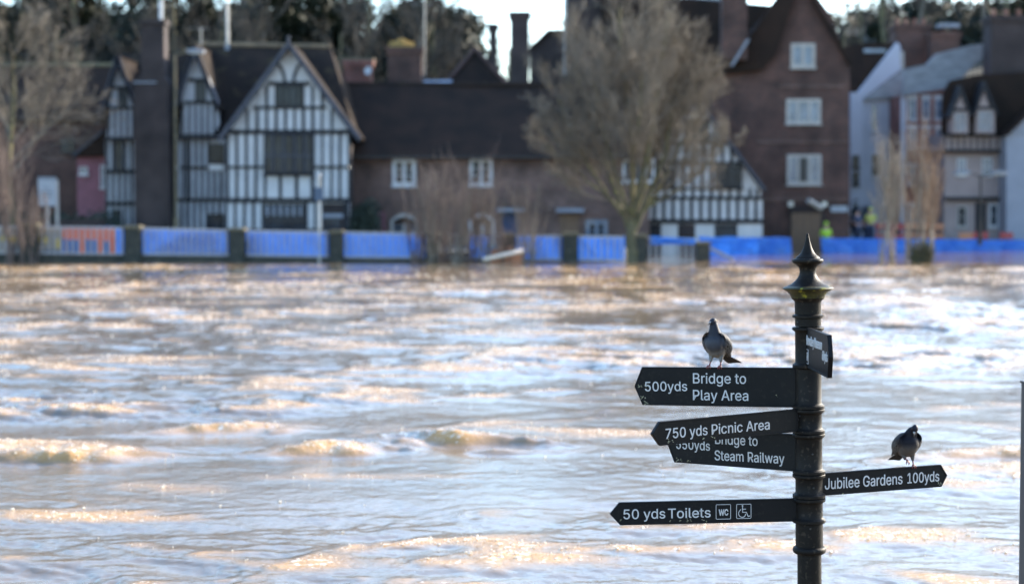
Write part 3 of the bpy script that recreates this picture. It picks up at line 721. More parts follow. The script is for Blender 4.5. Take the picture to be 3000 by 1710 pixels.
# ================================================================== big dark building behind the tree
HD = empty('tall_dark_house', (P(1800, 300, 90).x, 90, .35), 'tall dark brick house behind the big bare tree', 'house')
f = Facade(HD, 92.0, 1000)
f.poly('wall', [(1010, 460), (1010, 245), (1100, 165), (1210, 165), (1210, 460)], M['brick_dark'], 5)
f.poly('roof', [(1000, 260), (1100, 162), (1210, 162), (1210, 172), (1105, 172), (1010, 262)], M['tile_dark'], 5.5, .3)
f.poly('wall', [(1208, -90), (1390, -90), (1390, 600), (1208, 600)], M['brick_dark'], 4.0, .3)
f.poly('roof', [(1380, 700), (1380, 0), (1430, -30), (2400, 56), (2400, 700)], M['tile_dark'], 3.0, 1.2)
body_box(HD, f.xz(1010, 0)[0], f.xz(2400, 0)[0], 92.5, 99, .3, f.xz(0, 440)[1], M['brick_dark'])
p = P(1000+1190/1.82, 290/1.82, 91); 
r = empty('drain_pole', (p.x, 91, p.z-1), 'thin pale pole at the corner of the dark house against the sky', 'pole')
MB().tube([(p.x, 91, p.z-1), (p.x, 91, p.z+4.2)], .05, 8).build('pole', M['galv'], r); MB().box(p.x-.12, p.x+.12, 90.9, 91.1, p.z-1.05, p.z-.9).build('foot', M['galv'], r)
# distant flat roofed building top centre
HF = empty('distant_flat_block', (P(2030, 0, 125).x, 125, 8), 'pale grey distant block showing above the dark roof', 'building')
a = P(1800+470/3.64, 25/3.64, 125); b_ = P(1800+1110/3.64, 110/3.64, 125)
body_box(HF, a.x, b_.x, 125, 131, 3, a.z, M['greywash']); MB().box(a.x-.2, b_.x+.3, 124.7, 131.3, a.z, a.z+.3).build('roof', M['slate'], HF)
for i in range(3): MB().box(a.x+.8+i*1.0, a.x+1.3+i*1.0, 124.9, 125.0, a.z-1.2, a.z-.5).build('window', M['glass'], HF)

# ================================================================== second timber gable
H2 = empty('small_timber_gable_house', (P(2050, 600, 80).x, 80, .35), 'black and white timber gable house half hidden behind the big bare tree', 'house')
f = Facade(H2, 80.0, 1500)
o2 = [(990, 555), (1230, 880), (1335, 1010), (1335, 1400), (650, 1400), (650, 1010), (745, 880)]
f.poly('plaster_wall', [(990, 555), (1235, 880), (1235, 1060), (745, 1060), (745, 880)], M['plaster'], .3)
f.poly('plaster_wall', [(1236, 884), (1328, 1010), (1328, 1059), (1236, 1059)], M['plaster'], .3)
f.poly('plaster_wall', [(650, 1060), (1335, 1060), (1335, 1400), (650, 1400)], M['plaster'], .3)
for y0, y1, a, b_ in ((632, 648, 930, 1050), (752, 768, 840, 1150), (862, 880, 745, 1235), (1000, 1012, 745, 1235), (1048, 1064, 645, 1340), (1168, 1192, 645, 1345)):
    f.rect('timber_beam', a, y0, b_, y1, M['timber'], .08, .07)
G2 = [(990, 555), (1235, 880), (1235, 1065), (745, 1065), (745, 880)]
def studrow(x0, x1, y0, y1, per=49, wd=16):
    x = x0
    while x < x1:
        f.stud('timber_stud', [(x, y0), (x+wd, y0), (x+wd, y1), (x, y1)], G2 if y1 < 1060 else [(640, 1060), (1345, 1060), (1345, 1400), (640, 1400)], M['timber']); x += per
studrow(770, 1230, 768, 862); studrow(760, 1230, 880, 1000); studrow(760, 1235, 1012, 1050); studrow(655, 1340, 1064, 1168)
for x in (1262, 1300): f.rect('timber_stud', x, 1005, x+14, 1058, M['timber'], .06, .05)
f.window(918, 650, 1050, 752, M['timber'], M['glass'], 4, 1, 8, bars=False)
f.window(760, 900, 860, 995, M['timber'], M['glass'], 3, 1, 8, bars=False, proud=.12); f.window(1080, 885, 1225, 1000, M['timber'], M['glass'], 4, 1, 8, bars=False, proud=.12)
for a, b_, m_ in ((655, 730, 'glass'), (735, 795, 'timber'), (885, 975, 'brick_dark'), (1080, 1200, 'glass')): f.rect('shopfront_window' if m_ == 'glass' else 'infill_panel', a, 1195, b_, 1400, M[m_], .05, .03)
a0 = f.pt(988, 530)
for (bx, by) in ((640, 1010), (1345, 1010)):
    e0 = f.pt(bx, by); MB().slab([(a0.x, 79.6, a0.z), (e0.x, 79.6, e0.z), (e0.x, 84.8, e0.z), (a0.x, 84.8, a0.z)], .12).build('roof', M['tile_dark'], H2)
f.poly('bargeboard', [(988, 528), (988, 550), (1338, 1020), (1348, 1004)], M['barge'], .07, .45); f.poly('bargeboard', [(988, 528), (988, 550), (642, 1020), (632, 1004)], M['barge'], .07, .45)
body_box(H2, f.xz(655, 0)[0], f.xz(1330, 0)[0], 80.4, 84.9, .3, f.xz(0, 1015)[1], M['brick_dark'])

# ================================================================== tall brick mill
HM = empty('tall_brick_mill', (P(2330, 600, 85.2).x, 85.2, .35), 'tall four storey brown brick mill with a steep gable and three white windows', 'building')
f = Facade(HM, 85.2, 1500)
# whole gable: crop4 x up to 1801 = photo 2490
gab = [(1070, 415), (1535, -95), (1570, -95), (1700, 80), (1760, 250), (1801, 330), (1801, 1420), (1070, 1420)]
f.poly('gable_wall', gab, M['brick_mill'], 7)
# roof slopes on either side
sl = f.pt(1545, -110)
e0 = f.pt(1058, 410); MB().slab([(sl.x, 84.9, sl.z), (e0.x, 84.9, e0.z), (e0.x, 93, e0.z), (sl.x, 93, sl.z)], .14).build('roof', M['tile_dark'], HM)
e0 = f.pt(1812, 345); MB().slab([(sl.x, 84.9, sl.z), (e0.x, 84.9, e0.z), (e0.x, 93, e0.z), (sl.x, 93, sl.z)], .14).build('roof', M['tile_dark'], HM)
# the dark cat-slide roof covering the left shoulder, stack and lead flashing
f.poly('shoulder_roof', [(1060, 405), (1080, 390), (1240, 235), (1420, -30), (1535, -100), (1470, 90), (1400, 300), (1330, 375), (1270, 380)], M['tile_dark'], .3, .35)
f.rect('chimney_stack', 1105, -40, 1235, 330, M['brick_mill'], .9, 1.3)
f.poly('lead_flashing', [(1232, 225), (1248, 225), (1160, 365), (1145, 365)], M['lead'], .06, 1.4)
g5 = Facade(HM, 85.2, 2200)
g5.window(212, 232, 342, 362, M['cream'], M['glass_blue'], 2, 1, 17)
g5.window(188, 528, 372, 660, M['cream'], M['glass_blue'], 3, 1, 15)
g5.window(192, 824, 374, 984, M['cream'], M['glass_blue'], 3, 1, 15)
g5.rect('open_casement', 262, 842, 296, 966, M['glass'], .02, .08)
for y, a, b_ in ((455, 150, 500), (750, 30, 520), (1055, 50, 520)): g5.rect('string_course', a, y, b_, y+14, M['brick'], .06, .05)
g5.rect('door_surround', 200, 1098, 388, 1450, M['brick_dark'], .08, .07)
d_ = g5.rect('door', 214, 1135, 368, 1450, M['wood'], .06, .12)
for i in range(7): g5.rect('plank', 216+i*21.6, 1140, 235+i*21.6, 1450, M['wood'], .02, .14, d_)
g5.rect('name_board', 425, 1098, 515, 1130, M['signwhite'], .04, .06)
for i, (x, y) in enumerate(((205, 1088), (385, 1088))):
    o = g5.rect('flood_lamp', x-13, y-12, x+13, y+12, M['lampglass'], .15, .45); g5.rect('lamp_arm', x-3, y-3, x+3, y+3, M['iron'], .45, .3)
q = MB(); a = g5.pt(290, 1070); b_ = g5.pt(368, 1110); q.tube([(a.x, 84.4, a.z), (b_.x, 84.8, b_.z)], .14, 8); q.build('awning_roller', M['cream'], HM)
# blue-grey side of lower building left of mill at street level
f = Facade(HM, 85.2, 1500)

# ================================================================== right-hand street
def oblique(root, A, B, z0, z1, depth, m, name='wall'):
    """wall from ground point A to B (x,y) with a given depth behind it"""
    A = Vector((*A, 0)); B = Vector((*B, 0)); d = (B-A).normalized(); nrm = Vector((-d.y, d.x, 0))*depth
    q = MB(); vs = []
    for z in (z0, z1):
        for p_ in (A, B, B+nrm, A+nrm): vs.append((p_.x, p_.y, z))
    q.add(vs, [(0,3,2,1),(4,5,6,7),(0,1,5,4),(1,2,6,5),(2,3,7,6),(3,0,4,7)])
    return q.build(name, m, root)
def C5(cx, cyy, Y): return P(2200+cx/1.82, cyy/1.82, Y)
# back roof between mill and white house
HK = empty('dark_roof_cottage', (C5(640, 400, 104).x, 104, .35), 'dark roofed house seen between the mill and the white parapet', 'house')
f = Facade(HK, 104, 2200)
f.poly('roof', [(470, 500), (470, 262), (560, 235), (800, 228), (800, 500)], M['tile_dark'], .3, .0)
body_box(HK, f.xz(470, 0)[0], f.xz(790, 0)[0], 104.4, 110, .3, f.xz(0, 300)[1], M['brick_dark'])
f.rect('rooflight', 600, 262, 720, 282, M['glass_blue'], .05, .06)
# white rendered house
HW = empty('white_rendered_house', (C5(600, 600, 100).x, 100, .35), 'pale lavender white rendered house with a raking parapet', 'house')
YW = 98.0
f = Facade(HW, YW, 2200)
f.rect('wall', 524, 497, 578, 1420, M['whitewash'], 4, .6)
f.rect('wall', 577, 530, 800, 1420, M['whitewash'], 6)
f.poly('parapet', [(564, 498), (775, 228), (792, 245), (796, 372), (586, 532)], M['whitewash'], .4, .25)
f.poly('parapet_end', [(790, 280), (809, 275), (809, 366), (796, 372), (791, 330)], M['cream'], .5, .3)
f.poly('roof', [(586, 534), (796, 376), (815, 372), (815, 512), (590, 536)], M['slate'], .3, .3)
f.rect('fascia', 588, 512, 812, 532, M['lead'], .1, .12)
for x in (640, 735):
    f.window(x, 555, x+34, 700, M['whitewash'], M['glass_blue'], 1, 2, 5)
f.window(528, 830, 566, 900, M['iron'], M['glass'], 1, 1, 4, proud=.68); f.window(528, 920, 566, 990, M['iron'], M['glass'], 1, 1, 4, proud=.68)
f.window(640, 820, 690, 940, M['white'], M['glass'], 1, 2, 5); f.rect('door', 600, 1100, 640, 1400, M['navy'], .05, .04)
# red brick Georgian house
HR = empty('red_brick_georgian_house', (C5(910, 600, 96).x, 96, .35), 'narrow red brick house with white keystoned sash windows and slate roof', 'house')
YR = 95.0
f = Facade(HR, YR, 2200)
f.poly('wall', [(802, 506), (1060, 470), (1060, 1420), (802, 1420)], M['brick_red'], 6)
f.poly('roof', [(800, 512), (815, 370), (930, 345), (985, 290), (1160, 246), (1270, 230), (1290, 262), (1190, 340), (1110, 430), (1040, 476)], M['slate'], .3, .35)
f.rect('quoin', 800, 512, 818, 1400, M['whitewash'], .1, .07)
for (x, wd) in ((838, 44), (912, 42), (980, 42)):
    for (y0, y1) in ((528, 640), (686, 790), (890, 985), (1100, 1200)):
        if y0 == 686 or y0 == 528 or x != 980:
            f.window(x, y0, x+wd, y1, M['white'], M['glass_blue'], 1, 2, 7); f.rect('lintel', x-6, y0-20, x+wd+6, y0-2, M['white'], .1, .08)
# brick chimneys behind
a = C5(770, 130, 106); b_ = C5(955, 420, 106)
chimney('chimney_stack', a.x, b_.x, 106, 107.5, b_.z-3, a.z, M['brick_mill'], 'broad brown brick stack behind the slate roof, nearer the white parapet', 4)
a = C5(955, 178, 105); b_ = C5(1100, 420, 105)
chimney('chimney_stack', a.x, b_.x, 104.5, 105.8, b_.z-3, a.z, M['brick_mill'], 'broad brown brick stack behind the slate roof with a grey slab on top', 0)
rr0 = C5(1000, 120, 105); rr1 = C5(1105, 150, 105)
r = empty('chimney_cowl', (rr0.x, 105, a.z), 'flat grey slab cowl raised on bricks above the brown stack', 'cowl'); MB().box(rr0.x, rr1.x, 104.6, 105.6, rr1.z, rr0.z-.1).build('slab', M['lead'], r)
for xx in (rr0.x+.2, rr1.x-.3): MB().box(xx, xx+.15, 104.8, 105.2, a.z, rr1.z).build('leg', M['brick_mill'], r)
a = C5(1282, 84, 92); b_ = C5(1480, 420, 92)
chimney('chimney_stack', a.x, b_.x, 92, 93.6, b_.z-3, a.z, M['brick_dark'], 'massive dark red brick stack at the right edge', 3)
# pink timber dormer house
HO = empty('pink_dormer_house', (C5(1200, 600, 90).x, 90, .35), 'pinkish rendered house with black timber band and two pointed dormers', 'house')
YO = 91.5
f = Facade(HO, YO, 2200)
f.rect('wall', 1034, 806, 1358, 1420, M['pink'], 6)
f.rect('jetty_wall', 1018, 716, 1330, 806, M['pink'], 6, .35)
for i in range(9): f.rect('timber_stud', 1022+i*34, 738, 1031+i*34, 802, M['timber'], .05, .39)
f.rect('timber_beam', 1012, 716, 1336, 732, M['timber'], .08, .42); f.rect('timber_beam', 1012, 798, 1360, 814, M['timber'], .08, .42)
f.poly('bracket', [(1318, 800), (1362, 812), (1368, 862), (1352, 862)], M['timber'], .1, .4)
f.rect('timber_beam', 1034, 1050, 1362, 1068, M['timber'], .3, .3); f.poly('bracket', [(1345, 1050), (1362, 1050), (1382, 1110), (1372, 1110)], M['timber'], .08, .3)
f.poly('roof', [(1020, 722), (1026, 500), (1062, 430), (1200, 400), (1700, 372), (1700, 722)], M['tile_dark'], .3, .0)
for (x0, x1, apx_, y0, yb, ya) in ((1040, 1140, 1090, 590, 716, 478), (1166, 1278, 1214, 580, 716, 455)):
    f.poly('dormer_wall', [(x0+6, yb), (x0+6, y0), (apx_, ya+24), (x1-6, y0), (x1-6, yb)], M['pink'], 1.4, 1.0)
    f.poly('dormer_roof', [(x0-12, y0+40), (apx_-4, ya-14), (apx_+4, ya-14), (x1+12, y0+40), (x1+2, y0+40), (apx_, ya+30), (x0, y0+40)], M['timber'], 1.6, 1.15)
    f.rect('timber_beam', x0, y0-6, x1, y0+10, M['timber'], .06, 1.05)
    f.window(x0+16, y0+14, x1-16, yb-8, M['pink'], M['glass_blue'], 3, 2, 6, proud=1.06)
    for s_ in (-1, 1): f.poly('timber_brace', [(apx_+s_*8, ya+60), (apx_+s_*16, ya+60), (apx_+s_*40, y0-6), (apx_+s_*30, y0-6)], M['timber'], .05, 1.05)
f.window(1098, 845, 1146, 935, M['white'], M['glass_blue'], 2, 2, 7); f.window(1232, 842, 1286, 935, M['white'], M['glass_blue'], 2, 2, 7)
f.rect('door', 1196, 1080, 1250, 1420, M['timber'], .1, .08); f.window(1270, 1085, 1318, 1210, M['white'], M['glass'], 1, 2, 9); f.window(1098, 1100, 1150, 1210, M['cream'], M['glass'], 1, 2, 7)
f.poly('gutter_pipe', [(1346, 860), (1354, 860), (1354, 1400), (1346, 1400)], M['cream'], .08, .12)
# grey house at the right edge
HG = empty('grey_gabled_house', (C5(1440, 800, 90).x, 90, .35), 'pale blue grey rendered gable wall at the right edge', 'house')
f = Facade(HG, 90.0, 2200)
f.poly('wall', [(1362, 712), (1640, 440), (1900, 712), (1900, 1420), (1362, 1420)], M['greywash'], 6)
f.poly('roof', [(1345, 722), (1640, 420), (1920, 722), (1900, 722), (1640, 448), (1365, 722)], M['tile_dark'], 6.4, .3)
f.rect('string_course', 1362, 704, 1900, 716, M['lead'], .06, .04)
f.window(1500, 850, 1560, 960, M['white'], M['glass'], 2, 2, 7)

# ================================================================== railings, sheets, barriers on the far bank
YB = 67.0
xs_t = [0, 366, 700, 1000, 1244, 1512, 1700, 1825, 1895, 2040]; ys_t = [661, 665, 673, 678, 682, 687, 690, 691, 693, 699]
xs_b = [0, 366, 700, 1000, 1244, 1512, 2040]; ys_b = [743, 747, 750, 755, 758, 762, 768]
def rt(px): return P(px, float(np.interp(px, xs_t, ys_t)), YB)
def rbm(px): return P(px, float(np.interp(px, xs_b, ys_b)), YB)
where = {0: 'at the far left edge', 1: 'with the orange sheet behind it', 2: 'in front of the brick stack of the timber house', 3: 'in front of the great gable', 4: 'at the left end of the brick terrace', 5: 'behind the tall reeds', 6: 'left of the lone pillar by the terrace doors', 7: 'just left of the big bare tree', 8: 'sagging one right of the big bare tree'}
bays = [(-200, 58), (116, 364), (417, 670), (721, 963), (1009, 1243), (1292, 1468), (1510, 1646), (1696, 1828), (1896, 2036)]
for bi, (a, b_) in enumerate(bays):
    A, B = rt(a), rt(b_); C_, D = rbm(a), rbm(b_)
    r = empty('railing_bay', ((A.x+B.x)/2, YB, min(C_.z, D.z)), 'weathered metal railing bay ' + where[bi], 'railing', 'railing bays along the far bank')
    MB().slab([(A.x, YB-.05, A.z), (B.x, YB-.05, B.z), (B.x, YB+.05, B.z), (A.x, YB+.05, A.z)], .075).build('top_rail', M['rail'], r)
    MB().slab([(A.x, YB-.04, C_.z+.07), (B.x, YB-.04, D.z+.07), (B.x, YB+.04, D.z+.07), (A.x, YB+.04, C_.z+.07)], .06).build('bottom_rail', M['rail'], r)
    n = max(2, int(abs(B.x-A.x)/.215))
    for i in range(n):
        t = (i+.5)/n; x = A.x+(B.x-A.x)*t; zt = A.z+(B.z-A.z)*t-.075; zb = C_.z+(D.z-C_.z)*t+.07
        MB().box(x-.036, x+.036, YB-.03, YB+.03, zb, zt).build('baluster', M['rail'], r)
pill = [(60, 115, 654), (365, 416, 661), (671, 720, 668), (964, 1008, 675), (1248, 1290, 680), (1469, 1509, 684), (1647, 1695, 681), (1856, 1895, 686), (2038, 2080, 708)]
pl = ['between the yellow banner and the orange sheet', 'before the great brick stack', 'in front of the middle wing', 'before the timber house doorway', 'half hidden in tall reeds', 'beside the tilted orange board', 'standing alone between blue sheets', 'right behind the foot of the big bare tree', 'short one leaning out of the water right of the tree']
for (a, b_, t), lb in zip(pill, pl):
    A = P(a, t, YB); B = P(b_, t, YB)
    r = empty('brick_pillar', ((A.x+B.x)/2, YB, 0), 'dark mossy masonry pillar ' + lb, 'pillar', 'masonry pillars between railing bays')
    MB().box(A.x+.02, B.x-.02, YB-.3, YB+.3, -1.2, A.z-.1).build('shaft', M['stone'], r, bevel=.015)
    q = MB().box(A.x-.03, B.x+.03, YB-.35, YB+.35, A.z-.1+.001, A.z-.03); q.box(A.x+.04, B.x-.04, YB-.28, YB+.28, A.z-.03, A.z+.01); q.build('coping', M['cap'], r, bevel=.01)
# plinth wall under the railings
wl = empty('river_wall', (0, YB, 0), 'dark mossy plinth wall under the railings, mostly drowned', 'wall')
q = MB(); prev = None
for px in list(range(-400, 1250, 50)) + [1244]:
    p = rbm(px)
    cur = (p.x, p.z-.02)
    if prev: q.prism([prev, cur, (cur[0], -1.5), (prev[0], -1.5)], YB-.14, YB+.18)
    prev = cur
q.build('plinth', M['stone'], wl)
def sheet(name, x0, x1, z0a, z1a, z0b, z1b, y, m, label, cat, group=None, amp=.08, lean=0, parent=None, seed=0, nx=26, nz=10, sag=.04):
    q = MB(); vs = []; fs = []
    for th in (0, .006):
        for i in range(nx+1):
            t = i/nx; x = x0+(x1-x0)*t
            for j in range(nz+1):
                s = j/nz; z0 = z0a+(z0b-z0a)*t; z1 = z1a+(z1b-z1a)*t
                n = mnoise.noise(Vector((x*1.6+s*1.3, s*2.2, seed))) + .5*mnoise.noise(Vector((x*4+s*3, s*3, seed+9)))
                z = z0+(z1-z0)*s + (s*sag*mnoise.noise(Vector((x*1.3, 3, seed))) if s > .5 else 0)
                vs.append((x, y - lean*(1-s) + n*amp + th, z))
    m1 = (nx+1)*(nz+1)
    for i in range(nx):
        for j in range(nz):
            k = i*(nz+1)+j; fs.append((k, k+nz+1, k+nz+2, k+1)); fs.append((m1+k, m1+k+1, m1+k+nz+2, m1+k+nz+1))
    q.add(vs, fs)
    o = q.build(name, m, parent, smooth=True, loc=((x0+x1)/2, y, z0a) if parent is None else None)
    if parent is None: tag(o, label, cat, group)
    return o
Z = lambda px, py, Y=YB: P(px, py, Y)
def rail_sheet(a, b_, m, label, seed, dy=.16, top=2, bot=0, cat='tarpaulin', name='tarpaulin', grp='blue sheets tied behind the railings', amp=.06):
    A, B = rt(a), rt(b_); C_, D = rbm(a), rbm(b_)
    return sheet(name, A.x, B.x, C_.z-bot/77, A.z-top/77, D.z-bot/77, B.z-top/77, YB+dy, m, label, cat, grp, seed=seed, amp=amp)
rail_sheet(338, 366, M['tarp'], 'narrow crumpled end of blue tarpaulin beside the orange sheet', 1, dy=.22, amp=.07)
rail_sheet(415, 673, M['tarp'], 'blue tarpaulin behind the railing in front of the great brick stack', 2)
rail_sheet(719, 966, M['tarp'], 'blue tarpaulin behind the railing in front of the great timber gable', 3)
rail_sheet(1007, 1246, M['tarp'], 'blue tarpaulin behind the railing at the left end of the brick terrace', 4)
rail_sheet(1378, 1440, M['tarp'], 'blue tarpaulin glimpsed through the tall reeds under the arched window', 5)
rail_sheet(1514, 1648, M['tarp'], 'blue tarpaulin between the orange board and the lone pillar', 6)
rail_sheet(1694, 1830, M['tarp'], 'blue tarpaulin just left of the big bare tree', 7)
# printed banner, orange sheet with blue squares
bn = rail_sheet(-200, 60, M['banner'], 'grey banner with a yellow stripe behind the leftmost railing', 8, cat='banner', name='banner', grp=None, amp=.02)
for a, b_, y0, y1, m in ((0, 58, 692, 706, 'yellow'), (24, 60, 722, 741, 'signblue')):
    A = P(a, y0, YB+.1); B = P(b_, y1, YB+.1); MB().box(A.x, B.x, YB+.09, YB+.1, B.z, A.z).build('printed_stripe', M[m], bn)
bn = rail_sheet(116, 182, M['banner'], 'grey banner with yellow and blue print left of the orange sheet', 9, cat='banner', name='banner', grp=None, amp=.02)
for a, b_, y0, y1, m in ((116, 145, 694, 712, 'yellow'), (116, 178, 730, 745, 'signblue'), (164, 180, 700, 728, 'yellow')):
    A = P(a, y0, YB+.1); B = P(b_, y1, YB+.1); MB().box(A.x, B.x, YB+.09, YB+.1, B.z, A.z).build('printed_stripe', M[m], bn)
os_ = rail_sheet(180, 338, M['tarp_orange'], 'bright orange sheet with blue squares tied behind the railing', 10, cat='sheet', name='orange_sheet', grp=None, amp=.02, dy=.18)
for a, b_, y0, y1 in ((198, 232, 702, 742), (246, 282, 702, 742), (300, 322, 706, 742), (180, 192, 700, 742), (180, 338, 664, 669)):
    A = P(a, y0, YB+.1); B = P(b_, y1, YB+.1); MB().box(A.x, B.x, YB+.10, YB+.112, B.z, A.z).build('printed_square', M['tarp'], os_)
# sheet thrown over the sagging bay right of the tree
A = P(1905, 692, YB); B = P(2036, 700, YB); C_ = P(1905, 716, YB); D = P(2036, 715, YB)
sheet('tarpaulin', A.x, B.x, C_.z, A.z, D.z, B.z, YB-.1, M['tarp'], 'strip of blue sheet draped over the sagging railing right of the tree', 'tarpaulin', None, seed=12)
# temporary flood barrier across the street
def by(px): return float(np.interp(px, [2036, 2310, 2400, 3000], [76.0, 80.0, 81.5, 88.5]))
edges = [2050, 2130, 2215, 2312, 2410, 2495, 2580, 2665, 2750, 2840, 2925, 3010, 3110]
lab = ['right beside the short leaning pillar', 'below the white shopfront panel', 'left of the brown mill door', None, 'right of the brown mill door', 'under the white name board of the mill', 'before the white rendered house', 'behind the pale saplings', 'behind the rusty saplings', 'before the pink house', 'by the right street lamp', 'at the right edge of the view']
for i in range(len(edges)-1):
    if lab[i] is None: continue
    a, b_ = edges[i], edges[i+1]; ya, yb = by(a), by(b_)
    tp = lambda px: float(np.interp(px, [2050, 2310, 2410, 3000], [694, 695, 697, 703])); bt = lambda px: float(np.interp(px, [2050, 2310, 2410, 3000], [747, 746, 738, 731]))
    A = P(a, tp(a), ya); B = P(b_-3, tp(b_), yb); C_ = P(a, bt(a)+3, ya); D = P(b_-3, bt(b_)+3, yb)
    r = empty('flood_barrier', ((A.x+B.x)/2, (ya+yb)/2, 0), 'bright blue sheeted flood barrier panel ' + lab[i], 'flood barrier', 'blue flood barrier panels across the street')
    o = sheet('blue_sheet', A.x, B.x, C_.z, A.z, D.z, B.z, (ya+yb)/2, M['tarp'], None, None, None, lean=.45, amp=.09, parent=r, seed=20+i)
    q = MB()
    for t in (.1, .9):
        x = A.x+(B.x-A.x)*t; q.tube([(x, (ya+yb)/2+.15, A.z-.03), (x, (ya+yb)/2+.8, .35)], .025, 6)
    q.tube([(A.x, (ya+yb)/2+.13, A.z-.03), (B.x, (ya+yb)/2+.13, B.z-.03)], .025, 6); q.build('support_frame', M['galv'], r)

# plank lying against the barrier, tilted orange board in the reeds
a = P(1500+1060/1.82, 1325/1.82, 68); b_ = P(1500+1180/1.82, 1370/1.82, 67.5)
r = empty('floating_plank', (a.x, 68, 0), 'pale plank slanting into the water by the short leaning pillar', 'plank')
MB().tube([(a.x, 68, a.z), (b_.x, 67.5, b_.z-.1)], .06, 4).build('plank', M['cream'], r)
a = P(1416, 762, 65.6); b_ = P(1532, 736, 65.8)
r = empty('orange_road_barrier', ((a.x+b_.x)/2, 66.3, 0), 'orange and white plastic road barrier washed up tilted among the reeds', 'barrier')
MB().tube([(a.x, 65.6, a.z+.02), (b_.x, 65.8, b_.z+.02)], .075, 8).build('top_tube', mat('glint_white_plastic', (.75,.62,.5), .12), r, smooth=True)  # pale glossy tube, thickened to stand for sun glints
MB().prism([(a.x+.05, a.z-.5), (b_.x, b_.z-.42), (b_.x+.02, b_.z-.04), (a.x+.1, a.z-.06)], 66.3, 66.36).build('board', M['ochre'], r)
MB().prism([(a.x+.2, a.z+.1), (b_.x-.35, b_.z+.02), (b_.x-.4, b_.z+.2), (a.x+.25, a.z+.34)], 66.5, 66.55).build('board', M['ochre'], r)

# notice board at the left
YN = 70.0
a = Facade(None, YN, 0)
p0 = a.xz(203, 945); p1 = a.xz(300, 1098)
r = empty('notice_board', ((p0[0]+p1[0])/2, YN, .4), 'pale rectangular notice board on two posts at the left', 'sign')
bd = MB().box(p0[0], p1[0], YN-.03, YN+.03, p1[1], p0[1]).build('board', M['signwhite'], r, bevel=.01)
MB().box(p0[0], p1[0], YN-.05, YN-.031, p0[1]-.09, p0[1]-.02).build('header_band', M['signink'], bd)
for (x0, x1, y0, y1) in ((218, 285, 1020, 1030), (222, 280, 1040, 1048), (235, 270, 1000, 1008)):
    q0 = a.xz(x0, y0); q1 = a.xz(x1, y1); MB().box(q0[0], q1[0], YN-.045, YN-.031, q1[1], q0[1]).build('printed_block', M['signink'], bd)
for cx in (238, 290):
    x = a.xz(cx, 0)[0]; MB().box(x-.05, x+.05, YN+.031, YN+.12, -.2, p0[1]-.1).build('post', M['galv'], r)
# river level post in front of the railings
p = P(935, 640, 66.5); r = empty('marker_post', (p.x, 66.5, 0), 'slim pale post with a small blue plate standing in the water before the timber house', 'sign')
t_ = P(935, 545, 66.5)
MB().tube([(p.x, 66.5, -1), (p.x, 66.5, t_.z+.3)], .045, 10).build('post', M['galv'], r)
MB().box(p.x-.17, p.x+.17, 66.42, 66.45, t_.z-.55, t_.z-.05).build('plate', M['signblue'], r, bevel=.004)
MB().lathe([(.03, 0), (.07, .03), (.07, .12), (.02, .16)], 12, c=(p.x, 66.5, t_.z+.3)).build('lamp_cap', M['white'], r)
# street lamps
def street_lamp(x, y, z0, zt, arms, label, col='galv'):
    r = empty('street_lamp', (x, y, z0), label, 'street lamp', 'street lamps')
    q = MB().tube([(x, y, z0), (x, y, z0+1.3)], [.11, .10], 12); q.tube([(x, y, z0+1.3), (x, y, zt)], [.06, .05], 10); q.build('column', M[col], r)
    for s in arms:
        hd = MB().tube([(x, y, zt-.05), (x+s*.45, y, zt+.10), (x+s*.75, y, zt+.10)], .03, 8).build('arm', M[col], r)
        h = MB(); h.prism([(x+s*.5, zt+.06), (x+s*1.25, zt+.05), (x+s*1.22, zt+.17), (x+s*.9, zt+.24), (x+s*.52, zt+.2)], y-.14, y+.14); l = h.build('lamp_head', M['lead'], r, bevel=.02)
        MB().box(x+s*.62, x+s*1.18, y-.1, y+.1, zt+.02, zt+.052).build('lens', M['lampglass'], l)
    return r
p = P(932/1.82, 290/1.82, 74); street_lamp(p.x, 74, .35, p.z, (1,), 'tall street lamp standing between the great stack and the middle wing', 'cap')
p = P(2200+1225/1.82, 935/1.82, 84.5); street_lamp(p.x, 84.5, .3, p.z, (-1, 1), 'dark twin armed street lamp in front of the pink house', 'iron')
# hedge and low wall at left, ivy by the terrace
def leaf_cloud(q, c, rad, n, s, rr, m=0):
    for i in range(n):
        v = Vector((rr.gauss(0, 1), rr.gauss(0, 1), rr.gauss(0, 1))).normalized()*(rr.random()**.45)
        p = Vector((c[0]+v.x*rad[0], c[1]+v.y*rad[1], c[2]+v.z*rad[2]))
        a = Vector((rr.uniform(-1, 1), rr.uniform(-1, 1), rr.uniform(-1, 1))).normalized(); b_ = a.orthogonal().normalized(); k = s*rr.uniform(.6, 1.3)
        q.add([p+a*k, p+b_*k*.6, p-a*k, p-b_*k*.6], [(0, 1, 2, 3)], m)
rr = random.Random(5)
r = empty('clipped_hedge', (P(270, 600, 76).x, 76, .35), 'dark green hedge behind the notice board', 'hedge')
q = MB(); a = P(0, 575, 76); b_ = P(300, 575, 76)
for i in range(16):
    t = i/15; leaf_cloud(q, (a.x-4+(b_.x-a.x+4)*t, 76.5, 1.1+rr.uniform(-.1, .15)), (.9, .8, .85), 380, .1, rr)
q.build('foliage', M['hedge'], r)
q = MB()
for i in range(12):
    x = a.x-3.5+(b_.x-a.x+3.5)*i/11; q.tube([(x, 76.5, .3), (x+rr.uniform(-.2, .2), 76.5, 1.4)], [.05, .02], 5)
q.build('stem', M['bark'], r)
a = P(-100, 645, 75); b_ = P(305, 645, 75)
